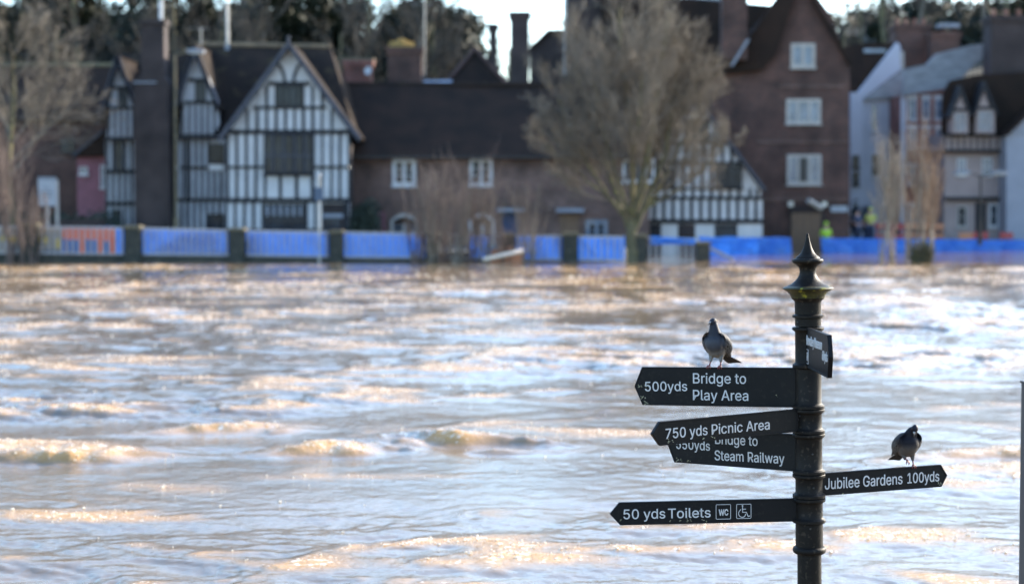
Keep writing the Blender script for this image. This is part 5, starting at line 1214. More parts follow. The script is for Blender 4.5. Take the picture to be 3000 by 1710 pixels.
GL = {"0":[453,[[227,-7,191,-3,158,7,130,24,105,48,85,77,69,113,57,155,50,202,48,254,50,306,57,353,69,395,85,431,106,461,130,484,159,502,191,512,227,516,262,512,295,502,323,484,348,461,368,431,384,395,396,353,403,306,405,254,403,202,396,155,384,113,368,77,348,48,323,24,295,7,263,-3],[227,50,250,52,271,60,290,74,306,92,320,116,330,144,338,176,342,213,344,254,342,295,338,332,330,365,320,393,306,416,290,435,271,449,250,457,227,460,203,457,182,449,163,435,147,416,134,393,123,365,115,332,111,295,109,254,111,213,115,176,123,144,134,116,147,92,163,74,182,60,203,52]]],"1":[453,[[76,0,76,55,391,55,391,0],[276,509,276,0,212,0,212,448,209,448,86,358,86,427,198,509]]],"5":[453,[[221,-7,192,-5,165,1,140,11,118,25,99,41,83,60,71,82,63,105,60,130,122,130,125,115,130,102,138,89,148,78,160,68,173,60,188,54,204,51,221,50,241,51,259,56,276,64,291,75,304,89,314,104,322,122,326,141,328,162,326,183,321,203,314,221,303,237,290,251,275,262,257,270,238,275,218,277,201,276,184,273,167,268,152,262,139,255,128,246,67,253,96,509,366,509,366,452,151,452,134,301,136,301,148,311,162,318,178,325,194,330,212,333,229,334,252,332,274,328,294,321,313,311,330,299,345,285,358,269,370,251,379,231,386,210,390,187,391,163,388,132,381,102,369,76,352,52,332,32,309,15,282,3,253,-4]]],"6":[453,[[226,-7,196,-4,168,3,142,15,119,31,100,51,84,74,73,101,66,130,64,162,65,187,71,212,80,239,93,268,112,302,137,340,252,509,322,509,151,261,145,261,151,270,157,279,165,288,174,295,184,302,196,307,208,311,221,313,235,314,265,312,291,305,316,295,337,280,355,262,370,240,380,215,387,187,389,157,387,127,379,98,368,73,352,50,333,30,310,14,284,3,257,-4],[226,48,245,50,263,55,279,63,293,73,304,86,314,101,322,119,326,137,327,157,326,178,322,196,314,213,304,228,293,241,279,251,263,259,245,264,226,265,207,264,190,259,174,252,160,241,148,229,138,214,131,197,126,179,125,158,126,138,131,119,138,102,148,86,160,73,174,63,190,55,207,50]]],"7":[453,[[97,0,323,448,323,452,62,452,62,509,391,509,391,449,165,0]]],"A":[480,[[16,0,201,509,276,509,463,0,395,0,287,302,280,323,272,346,264,372,255,402,244,438,232,478,245,478,233,437,222,402,213,371,204,345,197,322,191,302,85,0],[110,142,110,199,370,199,370,142]]],"B":[456,[[60,0,60,509,241,509,274,507,304,501,329,491,350,477,367,461,381,442,390,421,396,398,398,374,397,353,393,336,387,320,378,307,368,295,356,286,343,278,329,272,315,267,315,262,331,260,347,254,363,245,378,234,391,220,402,203,411,184,416,161,418,136,416,111,410,88,400,67,386,48,368,31,344,18,317,8,284,2,247,0],[125,57,245,57,281,60,309,67,330,80,344,96,353,115,355,137,354,153,350,169,342,184,333,197,320,209,306,218,289,225,269,229,248,231,125,231],[125,285,238,285,256,287,273,290,288,296,302,304,314,314,323,326,330,340,335,355,336,372,333,393,326,412,313,429,294,442,270,449,240,452,125,452]]],"C":[510,[[267,-7,225,-3,186,7,150,25,119,49,92,79,70,115,53,157,44,203,40,254,44,305,53,352,70,393,92,429,119,459,150,484,186,501,225,512,267,516,293,514,317,511,340,504,362,496,383,485,402,471,419,456,435,438,448,418,459,397,467,373,473,348,408,348,404,365,397,380,389,395,380,407,369,418,357,428,344,437,330,444,315,449,300,453,284,455,267,456,237,453,209,445,184,432,161,414,141,391,125,364,113,332,106,295,103,254,106,213,113,177,125,145,141,117,161,94,184,76,210,63,237,56,267,53,284,54,300,56,315,60,330,65,344,72,357,81,369,90,380,102,389,114,397,128,404,144,408,160,473,160,467,135,459,112,448,91,435,71,420,53,402,38,383,24,363,13,341,5,317,-2,293,-6]]],"G":[520,[[269,-7,225,-3,185,7,149,25,118,49,91,79,69,116,53,157,43,203,40,254,43,305,53,352,69,393,91,429,117,459,149,484,184,501,223,512,265,516,291,514,316,510,340,504,363,494,384,483,403,469,421,453,436,436,449,416,460,395,468,373,474,349,408,349,402,365,395,379,387,393,378,406,368,417,356,427,344,436,330,443,315,448,300,453,283,455,265,456,236,453,209,445,183,432,160,414,141,392,125,364,113,332,106,295,103,254,106,213,113,177,125,145,141,117,161,95,184,76,210,63,238,56,269,53,296,55,322,61,345,71,365,85,382,102,396,123,407,147,413,173,415,202,434,199,283,199,283,256,478,256,478,200,475,160,466,124,451,91,431,62,406,38,377,19,344,5,308,-4]]],"J":[396,[[185,-7,143,-2,106,11,75,33,52,63,38,100,33,145,33,173,98,173,98,145,100,117,108,93,122,74,139,61,160,53,185,50,209,53,230,61,248,74,261,93,269,117,272,145,272,509,336,509,336,145,332,100,318,63,294,33,263,11,227,-2]]],"M":[628,[[60,0,60,509,152,509,277,187,280,179,284,170,287,159,291,147,295,135,299,123,303,110,307,97,311,84,315,71,319,60,322,49,307,49,311,59,314,71,318,83,322,95,326,108,330,121,334,134,338,146,342,158,346,169,349,179,352,187,476,509,568,509,568,0,504,0,504,291,504,302,504,314,504,327,505,340,505,354,505,369,505,383,506,398,506,413,506,428,507,443,507,457,513,457,508,441,503,425,498,409,492,393,487,378,482,363,477,348,472,335,467,322,463,310,459,300,456,291,342,0,286,0,170,291,167,300,163,310,159,321,155,333,150,347,145,361,140,376,134,392,129,408,124,424,118,441,112,457,119,457,119,444,120,430,120,416,120,401,121,386,121,372,121,357,121,342,122,328,122,315,122,302,122,291,122,0]]],"P":[445,[[60,0,60,509,235,509,272,506,305,499,332,487,356,471,375,452,390,430,400,404,407,377,409,348,407,318,400,291,390,265,375,243,356,223,332,207,305,195,272,188,235,186,109,186,109,242,233,242,257,244,279,248,297,256,312,266,324,279,333,294,339,310,343,328,344,348,343,367,339,385,333,402,324,416,312,428,297,439,279,446,257,451,232,452,125,452,125,0]]],"R":[449,[[60,0,60,509,236,509,273,506,305,500,333,489,356,473,376,455,390,433,401,408,407,381,409,352,407,323,401,296,390,271,376,250,356,232,333,217,305,206,273,200,236,198,96,198,96,255,234,255,258,256,280,260,298,267,313,276,325,287,334,300,340,316,344,333,345,352,344,371,340,389,334,405,325,419,313,430,298,440,279,446,258,451,233,452,125,452,125,0],[353,0,230,229,303,229,428,0]]],"S":[447,[[224,-9,188,-7,156,-1,128,9,102,23,81,40,64,60,51,83,42,109,38,137,104,137,108,118,114,102,123,88,136,76,150,66,166,59,185,53,204,50,224,49,246,50,267,54,286,60,303,69,317,79,329,92,338,106,344,122,346,139,344,154,340,168,332,179,322,189,310,197,296,205,280,211,263,217,245,222,184,239,145,253,112,269,86,289,67,313,56,341,52,372,54,400,62,425,75,448,92,468,113,484,138,498,165,508,195,514,227,516,259,514,289,508,316,498,340,484,360,468,377,449,390,427,398,403,401,378,337,378,332,402,320,421,302,437,280,449,254,456,225,459,204,457,185,454,167,448,152,440,139,430,129,418,121,405,117,391,115,376,117,359,122,345,131,334,142,324,155,315,169,308,184,302,198,297,212,293,264,279,279,275,295,270,312,264,328,256,344,248,359,238,372,226,384,213,395,198,402,180,407,161,408,139,406,112,399,87,386,64,370,43,349,25,323,11,294,0,261,-7]]],"T":[449,[[32,452,32,509,417,509,417,452,257,452,257,0,193,0,193,452]]],"W":[686,[[155,0,16,509,82,509,163,196,167,179,172,162,175,145,179,128,183,111,187,94,190,76,194,58,197,40,189,40,193,58,196,76,200,94,203,111,207,128,211,145,215,162,220,179,224,196,306,509,380,509,462,196,466,179,470,162,474,145,478,128,482,111,486,94,490,76,494,58,497,40,488,40,492,58,495,76,499,94,503,111,506,128,510,145,515,162,519,179,523,196,603,509,670,509,530,0,455,0,368,323,362,345,357,368,351,391,346,417,341,445,336,475,350,475,345,446,340,420,335,395,330,371,324,347,318,323,230,0]]],"a":[389,[[160,-9,137,-7,115,-3,94,5,76,15,60,29,48,45,38,63,32,84,30,108,32,128,36,146,43,161,53,174,64,184,78,193,92,200,108,206,125,211,143,214,161,217,178,220,200,223,218,225,234,227,247,229,257,231,265,235,271,240,274,246,276,255,276,257,275,272,272,285,267,297,260,307,251,315,240,322,227,327,212,330,196,331,178,330,163,327,149,322,137,316,127,309,118,301,110,292,104,283,100,274,41,291,51,313,64,331,79,346,95,358,114,368,133,375,153,380,173,383,194,384,208,384,223,382,239,379,255,375,271,369,286,360,300,350,312,336,322,320,330,301,335,278,337,251,337,0,277,0,277,52,272,52,267,43,260,34,252,25,242,16,229,8,215,1,199,-4,181,-7],[170,45,192,47,211,51,228,59,242,68,254,80,263,93,270,108,274,122,276,138,276,190,272,187,267,184,259,182,251,180,241,178,231,176,221,174,210,173,200,171,191,170,182,169,175,168,161,166,147,163,134,159,122,153,112,147,103,139,97,130,93,118,92,105,93,93,96,82,102,72,109,64,119,57,130,52,142,48,156,46]]],"b":[424,[[229,-8,208,-7,189,-3,172,4,159,12,147,21,138,31,130,41,123,50,118,59,112,59,112,0,53,0,53,509,114,509,114,319,118,319,123,327,130,336,137,346,147,355,158,364,171,373,188,379,207,383,229,384,259,382,287,374,313,361,335,342,354,320,370,293,381,261,388,227,390,189,388,151,381,116,370,84,355,57,336,34,313,16,288,3,260,-6],[220,47,242,49,262,55,279,66,294,80,306,97,316,117,323,139,327,163,328,189,327,215,323,239,316,261,307,281,295,298,280,311,262,322,243,328,220,330,198,328,178,322,161,312,147,299,134,282,125,263,118,241,114,216,113,189,114,162,118,138,125,115,135,95,147,78,162,65,179,55,198,49]]],"c":[396,[[207,-8,174,-5,144,3,117,16,93,35,72,58,56,85,44,116,37,150,34,187,37,225,44,260,56,291,72,318,93,341,117,360,144,374,174,382,207,384,226,384,243,381,260,377,276,371,291,364,305,356,318,346,330,335,340,322,349,308,356,293,362,277,303,262,300,272,295,281,290,289,284,297,278,304,270,311,261,316,252,321,242,325,231,328,220,329,207,330,184,328,163,321,145,310,130,296,118,278,108,258,102,236,98,212,96,187,98,163,102,139,108,117,118,97,130,80,145,66,163,55,184,49,207,46,220,47,232,49,243,52,253,55,262,60,271,66,279,73,285,80,292,89,297,98,301,107,304,117,363,102,357,86,350,70,341,56,331,43,319,32,306,21,292,12,277,5,261,-1,244,-5,226,-7]]],"d":[424,[[195,-8,165,-6,137,3,111,16,89,34,70,57,55,84,43,116,36,151,34,189,36,227,43,261,55,293,70,320,89,342,112,361,137,374,165,382,196,384,218,383,237,379,253,373,267,364,278,355,287,346,295,336,301,327,306,319,311,319,311,509,372,509,372,0,313,0,313,59,307,59,301,50,295,41,287,31,277,21,266,12,252,4,236,-3,217,-7],[205,47,226,49,246,55,263,65,278,78,290,95,299,115,306,138,310,162,312,189,310,216,306,241,300,263,290,282,278,299,263,312,246,322,227,328,205,330,182,328,162,322,145,311,130,298,118,281,108,261,102,239,98,215,96,189,98,163,102,139,109,117,118,97,130,80,145,66,162,55,182,49]]],"e":[404,[[212,-8,177,-5,145,3,117,16,92,35,72,58,56,85,44,116,37,150,34,187,36,224,44,258,55,290,71,317,91,340,115,359,142,373,172,382,205,384,226,383,246,380,266,374,285,366,303,355,319,341,334,324,347,305,357,282,365,256,370,227,371,194,371,169,75,169,75,221,338,221,310,202,308,226,304,248,298,269,288,286,277,301,263,314,246,323,227,328,205,330,183,328,164,323,146,313,131,301,119,286,109,270,102,251,97,231,96,211,96,178,98,151,102,127,110,106,121,88,135,73,151,61,169,53,190,48,212,46,227,47,241,49,254,53,265,58,276,65,285,73,294,82,300,93,306,105,365,91,358,72,348,55,335,39,320,26,302,14,283,4,261,-3,237,-7]]],"g":[425,[[207,-151,180,-149,156,-146,134,-140,114,-132,97,-122,82,-110,70,-97,59,-84,51,-69,101,-41,107,-49,114,-57,122,-66,131,-74,142,-82,154,-88,169,-93,187,-96,207,-97,236,-95,261,-87,282,-75,298,-58,308,-34,311,-6,311,68,306,68,301,60,294,51,287,41,277,32,266,23,252,16,236,10,217,6,195,5,165,7,138,14,113,27,90,43,71,65,55,90,43,120,36,154,34,191,36,229,43,263,55,293,71,320,90,342,112,361,138,374,166,382,196,384,218,383,237,379,253,373,267,365,279,356,288,346,296,336,302,327,308,319,313,319,313,379,372,379,372,-9,370,-40,363,-67,350,-90,334,-109,314,-124,291,-136,265,-144,237,-149],[205,59,227,61,246,66,264,75,278,87,290,103,300,121,307,142,311,166,312,193,311,219,307,242,300,264,291,283,279,299,264,312,247,322,227,328,205,330,182,328,163,322,145,312,130,298,118,282,109,262,102,241,98,218,96,193,98,167,102,144,109,123,118,104,131,88,145,76,163,66,183,61]]],"i":[167,[[53,0,53,379,114,379,114,0],[84,443,73,444,63,448,54,455,47,463,43,472,41,483,43,494,47,504,54,512,63,518,73,522,84,524,95,522,105,518,114,512,121,504,125,494,126,483,125,472,121,463,114,455,105,448,95,444]]],"l":[189,[[139,-2,112,0,91,8,74,20,62,37,55,59,53,84,53,509,114,509,114,99,114,83,117,71,120,62,126,57,135,53,146,52,152,52,157,52,160,53,164,53,167,54,170,54,181,3,175,1,169,0,162,-1,154,-2,147,-2]]],"m":[610,[[53,0,53,379,112,379,112,295,108,295,114,314,122,331,132,346,144,358,158,368,172,376,187,382,203,385,219,386,245,383,268,375,287,361,303,342,314,320,321,295,312,295,318,312,326,329,337,343,350,356,364,366,381,375,398,381,417,385,437,386,458,385,478,380,497,372,514,361,529,346,541,328,550,307,555,283,557,255,557,0,496,0,496,254,493,279,485,298,473,313,456,323,438,329,419,330,402,329,387,326,374,320,363,312,353,302,345,290,340,277,336,263,335,247,335,0,274,0,274,260,272,280,265,297,253,311,238,322,220,328,199,330,185,329,171,326,158,320,145,312,135,302,126,289,119,274,115,257,114,238,114,0]]],"n":[410,[[114,227,114,0,53,0,53,379,112,379,112,287,102,287,116,319,132,344,152,362,175,374,200,382,227,384,252,383,275,377,295,369,313,356,328,340,341,321,350,298,355,271,357,240,357,0,296,0,296,235,293,263,286,286,273,304,256,318,235,326,210,329,192,328,176,324,161,317,147,308,136,297,126,283,119,266,115,248]]],"o":[415,[[207,-8,174,-5,144,3,117,16,93,35,72,58,56,85,44,116,37,150,34,187,37,225,44,260,56,291,72,318,93,341,117,360,144,374,174,382,207,384,241,382,271,374,299,360,323,341,343,318,359,291,371,260,379,225,381,187,379,150,371,116,359,85,343,58,323,35,299,16,271,3,241,-5],[207,46,231,49,252,55,270,66,285,80,298,97,307,117,314,139,318,163,319,187,318,212,314,236,307,258,298,278,285,296,270,310,252,321,231,328,207,330,184,328,163,321,145,310,130,296,118,278,108,258,102,236,98,212,96,187,98,163,102,139,108,117,118,97,130,80,145,66,163,55,184,49]]],"r":[259,[[53,0,53,379,112,379,112,321,115,321,124,339,137,354,152,367,171,377,191,383,213,385,218,385,223,385,229,384,235,384,240,384,243,384,243,322,241,323,236,324,230,324,223,325,215,326,207,326,190,324,174,321,159,315,146,306,135,296,126,284,119,269,115,254,114,237,114,0]]],"s":[365,[[182,-8,157,-7,133,-3,112,3,93,12,76,24,62,38,50,54,41,73,36,94,94,107,101,87,111,72,124,60,141,52,160,47,181,45,206,47,227,53,244,62,258,74,265,88,268,103,266,115,262,126,254,136,243,144,229,150,212,155,149,170,118,180,92,192,72,208,58,227,50,249,47,274,49,295,55,314,65,332,79,347,95,360,115,370,137,378,161,383,187,384,212,383,234,379,254,372,271,363,286,352,299,339,309,324,318,308,324,290,268,277,262,291,254,304,243,316,228,325,210,331,187,333,166,331,147,326,131,317,119,305,111,292,109,277,110,264,115,253,124,243,136,235,152,229,172,223,229,209,261,200,287,187,306,171,320,153,328,131,331,107,329,85,323,65,312,47,298,31,281,18,260,6,236,-2,210,-7]]],"t":[227,[[204,379,204,327,6,327,6,379],[65,471,126,471,126,98,127,83,130,70,136,61,144,55,156,51,170,50,175,50,180,50,185,51,191,52,197,53,202,54,213,2,207,0,200,-2,192,-3,184,-3,176,-4,168,-4,138,-1,113,7,92,21,77,41,68,64,65,93]]],"u":[410,[[182,-5,158,-3,135,2,115,11,97,23,82,39,69,59,60,82,54,109,53,139,53,379,114,379,114,144,116,117,124,94,137,75,154,61,175,53,200,50,218,51,234,55,249,62,263,71,274,83,283,97,290,113,295,132,296,153,296,379,357,379,357,0,298,0,298,92,307,92,294,60,277,35,257,17,234,5,209,-3]]],"w":[567,[[138,0,23,379,87,379,133,214,140,190,147,164,154,137,161,107,168,75,175,41,165,41,172,74,179,105,186,135,192,163,199,189,206,214,252,379,316,379,362,214,368,189,375,163,382,136,388,106,395,75,402,41,391,41,399,75,406,106,413,135,420,163,427,189,434,214,480,379,545,379,429,0,368,0,319,172,314,189,309,207,305,225,300,243,295,262,291,280,286,299,281,318,277,338,291,338,286,319,281,299,277,280,272,262,267,243,263,225,258,207,253,189,248,172,199,0]]],"y":[389,[[47,-139,61,-86,71,-87,83,-89,94,-90,104,-89,113,-86,122,-81,130,-74,138,-64,145,-51,151,-36,163,-1,17,379,84,379,165,155,173,132,180,109,187,87,193,64,199,42,206,21,184,21,190,42,196,64,202,87,209,110,216,132,224,155,305,379,371,379,204,-58,196,-77,187,-93,177,-107,165,-119,153,-128,139,-136,125,-141,109,-144,91,-145,82,-145,73,-144,65,-143,57,-142,52,-140]]]," ":[188,[]]}
def text_mesh(name, s, width, height, m, par, depth=.0016, weight=.008, lsp=0):
    """raised lettering from outline data; X right, Z up, face towards -Y; fitted to width and cap height"""
    cu = bpy.data.curves.new(name, 'CURVE'); cu.dimensions = '2D'; cu.fill_mode = 'BOTH'
    x = 0; lo = 1e9; hi = -1e9
    for ch in s:
        adv, cs = GL[ch]
        for c in cs:
            pq = [(c[0], c[1])]
            for i in range(1, len(c)//2):
                if abs(c[2*i]-pq[-1][0])+abs(c[2*i+1]-pq[-1][1]) > 9: pq.append((c[2*i], c[2*i+1]))
            c = [v for p_ in pq for v in p_]
            qq = [Vector(p_) for p_ in pq]; 
            if (qq[0]-qq[-1]).length < 9: qq.pop()
            oo = []
            for i in range(len(qq)):
                d1 = (qq[i]-qq[i-1]).normalized(); d2 = (qq[(i+1) % len(qq)]-qq[i]).normalized(); n1 = Vector((-d1.y, d1.x)); n2 = Vector((-d2.y, d2.x)); bi = n1+n2
                bi = bi.normalized() if bi.length > .2 else n1
                oo.append(qq[i]+bi*(weight*1000/max(bi.dot(n1), .6)))
            c = [v for p_ in oo for v in p_]
            n = len(c)//2; sp = cu.splines.new('POLY'); sp.points.add(n-1); sp.use_cyclic_u = True
            for i in range(n):
                X = (c[2*i]+x)/1000; sp.points[i].co = (X, c[2*i+1]/1000, 0, 1); lo = min(lo, X); hi = max(hi, X)
        x += adv + lsp
    cap = max(GL['B'][1][0][1::2])/1000
    cu.extrude = depth
    o = bpy.data.objects.new(name, cu); COL.objects.link(o); bpy.context.view_layer.update()
    me = bpy.data.meshes.new_from_object(o.evaluated_get(bpy.context.evaluated_depsgraph_get())); bpy.data.objects.remove(o)
    n = len(me.vertices); co = np.empty(n*3, np.float32); me.vertices.foreach_get('co', co); co = co.reshape(-1, 3)
    sx_ = width/(hi-lo); sz_ = height/cap
    out_ = np.stack([(co[:, 0]-lo)*sx_, -co[:, 2], co[:, 1]*sz_], -1)
    me.vertices.foreach_set('co', out_.ravel().astype(np.float32)); me.materials.clear(); me.materials.append(m); me.update()
    o = bpy.data.objects.new(name, me); COL.objects.link(o); o.parent = par; return o
def inset(poly, k):
    n = len(poly); ar = sum(poly[i][0]*poly[(i+1) % n][1]-poly[(i+1) % n][0]*poly[i][1] for i in range(n)); sg = 1 if ar > 0 else -1; out_ = []
    for i in range(n):
        a, b_, c = [Vector((*poly[j % n], 0)) for j in (i-1, i, i+1)]
        d1 = (b_-a).normalized(); d2 = (c-b_).normalized(); n1 = Vector((-d1.y, d1.x, 0))*sg; n2 = Vector((-d2.y, d2.x, 0))*sg
        bis = (n1+n2).normalized(); out_.append(tuple((b_+bis*(k/max(bis.dot(n1), .3)))[:2]))
    return out_
TH = .018
class Arm:
    def __init__(s, yaw, label, th=TH, yo=0):
        s.off = Matrix.Rotation(yaw, 4, 'Z') @ Vector((0, -yo, 0)); s.m = PM @ Matrix.Translation(s.off) @ Matrix.Rotation(yaw, 4, 'Z'); s.inv = s.m.inverted(); s.yaw = yaw; s.th = th; s.label = label
    def loc(s, px, py):
        o = s.inv @ Vector((0, 0, CAM_H)); p = s.inv @ P(px, py, 5.0); d = p-o; t = (-s.th/2-o.y)/d.y; q = o+d*t; return (q.x, q.z)
    def make(s, pix, rim=.0075, group='sign arms'):
        pts = [s.loc(*p) for p in pix]; s.poly(pts, rim)
    def poly(s, pts, rim):
        n = len(pts); q = MB().prism(pts, -s.th/2+.0018, s.th/2-.0018)
        ins = inset(pts, rim)
        for sg in (-1, 1):
            y0 = sg*s.th/2; y1 = sg*(s.th/2-.0022)
            for i in range(n):
                j = (i+1) % n; a, b_, c, d = pts[i], pts[j], ins[j], ins[i]
                q.add([(a[0], y0, a[1]), (b_[0], y0, b_[1]), (c[0], y0, c[1]), (d[0], y0, d[1]), (a[0], y1, a[1]), (b_[0], y1, b_[1]), (c[0], y1, c[1]), (d[0], y1, d[1])],
                      [(0,1,2,3), (7,6,5,4), (0,4,5,1), (1,5,6,2), (2,6,7,3), (3,7,4,0)])
        s.o = q.build('sign_arm', M['arm'], post, local=True); s.o.rotation_euler = (0, 0, s.yaw); s.o.location = s.off; s.o['label'] = s.label
        b = s.o.modifiers.new('bevel', 'BEVEL'); b.width = .0009; b.segments = 1; b.limit_method = 'ANGLE'
        bm = bmesh.new(); bm.from_mesh(s.o.data); bmesh.ops.recalc_face_normals(bm, faces=bm.faces); bm.to_mesh(s.o.data); bm.free()
    def text(s, t, x0, y0, x1, y1, cap, weight=.0035, lsp=0):
        """baseline from pixel (x0, y0) to (x1, y1), capital height in pixels"""
        a = Vector(s.loc(x0, y0)); b_ = Vector(s.loc(x1, y1)); c = Vector(s.loc(x0, y0-cap)); h = (c-a).length
        o = text_mesh('lettering', t, (b_-a).length, h, M['letter'], s.o, weight=weight, lsp=lsp)
        o.location = (a.x, -s.th/2+.0012, a.y); o.rotation_euler = (0, -math.atan2(b_.y-a.y, b_.x-a.x), 0); return o
    def strokes(s, name, paths, wd):
        q = MB()
        for pth in paths:
            pts = [s.loc(*p) for p in pth]
            for a, b_ in zip(pts[:-1], pts[1:]):
                a = Vector((a[0], 0, a[1])); b_ = Vector((b_[0], 0, b_[1])); d = (b_-a); 
                if d.length < 1e-6: continue
                nn = Vector((-d.z, 0, d.x)).normalized()*wd/2; e = d.normalized()*wd*.35
                y0, y1 = -s.th/2-.0006-.0000001*len(q.v), -s.th/2+.0018
                q.prism([( (a-e+nn).x, (a-e+nn).z), ((b_+e+nn).x, (b_+e+nn).z), ((b_+e-nn).x, (b_+e-nn).z), ((a-e-nn).x, (a-e-nn).z)], y0, y1)
        return q.build(name, M['letter'], s.o, local=True)
def c1(x, y): return (1750+x/2.647, 1050+y/2.647)
def c4(x, y): return (2380+x/4.852, 1180+y/4.852)
def c6(x, y): return (2260+x/7.28, 930+y/7.28)
# A  500yds Bridge to Play Area
A_ = Arm(-math.asin(.17/.66), 'topmost wide left pointing arm reading 500yds Bridge to Play Area')
A_.make([c1(287, 215), c1(345, 65), c1(1560, 71), c1(1560, 380), c1(350, 360)])
A_.text('500yds', *c1(370, 252), *c1(697, 250), 27.2); A_.text('Bridge to', *c1(742, 191), *c1(1154, 194), 29.5); A_.text('Play Area', *c1(742, 320), *c1(1171, 326), 29.5)
# B  750 yds Picnic Area
B_ = Arm(math.asin(.36/.75), 'left pointing arm swung towards the camera reading 750 yds Picnic Area')
B_.make([c1(427, 585), c1(488, 490), c1(1560, 391), c1(1560, 566), c1(490, 676)])
B_.text('750 yds', *c1(531, 622), *c1(855, 589), 29.5, weight=.0035); B_.text('Picnic Area', *c1(888, 588), *c1(1337, 547), 29.5, weight=.0035)
# C  550yds Bridge to Steam Railway (behind B)
C__ = Arm(-math.asin(.31/.62), 'left pointing arm half hidden behind the Picnic Area arm reading 550yds Bridge to Steam Railway')
C__.make([c1(535, 640), c1(543, 540), c1(1560, 586), c1(1560, 877), c1(595, 803)])
C__.text('550yds', *c1(612, 697), *c1(873, 712), 26.5); C__.text('Bridge to', *c1(914, 659), *c1(1243, 676), 28.3); C__.text('Steam Railway', *c1(910, 785), *c1(1451, 814), 28.3)
# D  50 yds Toilets
D_ = Arm(math.asin(.035/.75), 'lowest left pointing arm reading 50 yds Toilets with two boxed symbols')
D_.make([c1(97, 1205), c1(172, 1115), c1(1560, 1082), c1(1560, 1261), c1(178, 1291)])
D_.text('50 yds', *c1(203, 1243), *c1(527, 1236), 28.0, weight=.0035); D_.text('Toilets', *c1(549, 1236), *c1(879, 1228), 28.0, weight=.0035)
D_.text('WC', *c1(942, 1214), *c1(1016, 1212), 17.0, weight=.02)
def rbox(x0, y0, x1, y1, sl=0, k=6):
    pp = [(x0+k, y0), (x1-k, y0), (x1-2, y0+2), (x1, y0+k), (x1, y1-k), (x1-2, y1-2), (x1-k, y1), (x0+k, y1), (x0+2, y1-2), (x0, y1-k), (x0, y0+k), (x0+2, y0+2), (x0+k, y0)]
    return [c1(a, b_-sl*(a-x0)) for a, b_ in pp]
D_.strokes('symbol_frame', [rbox(921, 1131, 1034, 1243, .02)], .0019); D_.strokes('symbol_frame', [rbox(1080, 1128, 1192, 1238, .02)], .0019)
arc = [(1102, 1180), (1096, 1192), (1096, 1206), (1103, 1219), (1115, 1227), (1130, 1228), (1143, 1221), (1149, 1210), (1150, 1203)]
D_.strokes('wheelchair_symbol', [[c1(*p) for p in [(1113, 1168)] + arc], [c1(1126, 1150), c1(1127, 1190), c1(1156, 1189), c1(1170, 1222), c1(1184, 1217)], [c1(1128, 1166), c1(1151, 1165)]], .0027)
hd = MB(); hx, hz = D_.loc(*c1(1126, 1140)); hd.prism([(hx+.0031*math.cos(t*.52), hz+.0031*math.sin(t*.52)) for t in range(12)], -TH/2-.0006, -TH/2+.0018); hd.build('wheelchair_symbol', M['letter'], D_.o, local=True)
# E  Jubilee Gardens
E_ = Arm(math.asin(.19/.52), 'right pointing arm reading Jubilee Gardens 100yds')
E_.make([c4(1922, 1025), c4(1838, 1190), c4(-60, 1333), c4(-60, 1012), c4(1832, 875)])
E_.text('Jubilee Gardens', *c4(178, 1226), *c4(1281, 1147), 31.5, weight=.0035); E_.text('100yds', *c4(1352, 1140), *c4(1803, 1108), 29.5, weight=.0035)
# F  museum arm pointing at the camera
F_ = Arm(-R(90), 'foreshortened arm pointing towards the camera reading Bewdley Museum 60yds', yo=.0065)
tl, tr, br, bl = c6(740, 205), c6(1190, 372), c6(1195, 1290), c6(740, 1058)
pf = [F_.loc(*p) for p in (tl, tr, br, bl)]
tipx = (pf[1][0]+pf[2][0])/2+.03; tipz = (pf[1][1]+pf[2][1])/2
x0_ = .02; 
def ext(a, b_, x): return a[1]+(b_[1]-a[1])*(x-a[0])/(b_[0]-a[0])
F_.poly([(x0_, ext(pf[3], pf[2], x0_)), (x0_, ext(pf[0], pf[1], x0_)), pf[1], (tipx, tipz), pf[2]], .0075)
F_.text('Bewdley Museum', *c6(748, 575), *c6(1072, 690), 27.5, weight=.006); F_.text('60yds', *c6(1078, 905), *c6(1192, 948), 28, weight=.006); F_.text('i', *c6(755, 905), *c6(770, 915), 22.0, weight=.03)
F_.strokes('symbol_frame', [[c6(738, 672), c6(783, 686), c6(783, 985), c6(738, 968), c6(738, 672)]], .0019)
# lichen specks on the arms
def lichen(arm, spots, mm='lichen'):
    q = MB(); rr = random.Random(4)
    for (x, y, n, sp_) in spots:
        for i in range(n):
            a, b_ = arm.loc(x+rr.gauss(0, sp_), y+rr.gauss(0, sp_*.6)); k = rr.uniform(.0006, .0022)
            q.prism([(a+k*math.cos(t)*rr.uniform(.6, 1.2), b_+k*math.sin(t)*rr.uniform(.6, 1.2)) for t in (0, 1.1, 2.2, 3.3, 4.4, 5.4)], -TH/2-.0008, -TH/2+.0019)
    tag(q.build('lichen', M[mm], arm.o, local=True), kind='stuff')
lichen(A_, [(*c1(325, 215), 16, 3.5), (*c1(345, 300), 12, 4), (*c1(375, 345), 16, 4), (*c1(375, 215), 9, 4), (*c1(1385, 290), 3, 3)])
lichen(B_, [(*c1(560, 640), 12, 5), (*c1(820, 618), 6, 3), (*c1(890, 610), 6, 3)]); lichen(C__, [(*c1(625, 785), 14, 5), (*c1(700, 792), 6, 3)])
lichen(D_, [(*c1(705, 1253), 12, 4), (*c1(640, 1253), 5, 2.5), (*c1(820, 1256), 6, 4), (*c1(565, 1255), 3, 2), (*c1(180, 1250), 4, 2)]); lichen(E_, [(*c4(1800, 1140), 8, 3), (*c4(1822, 1150), 6, 3), (*c4(430, 1285), 5, 2)])

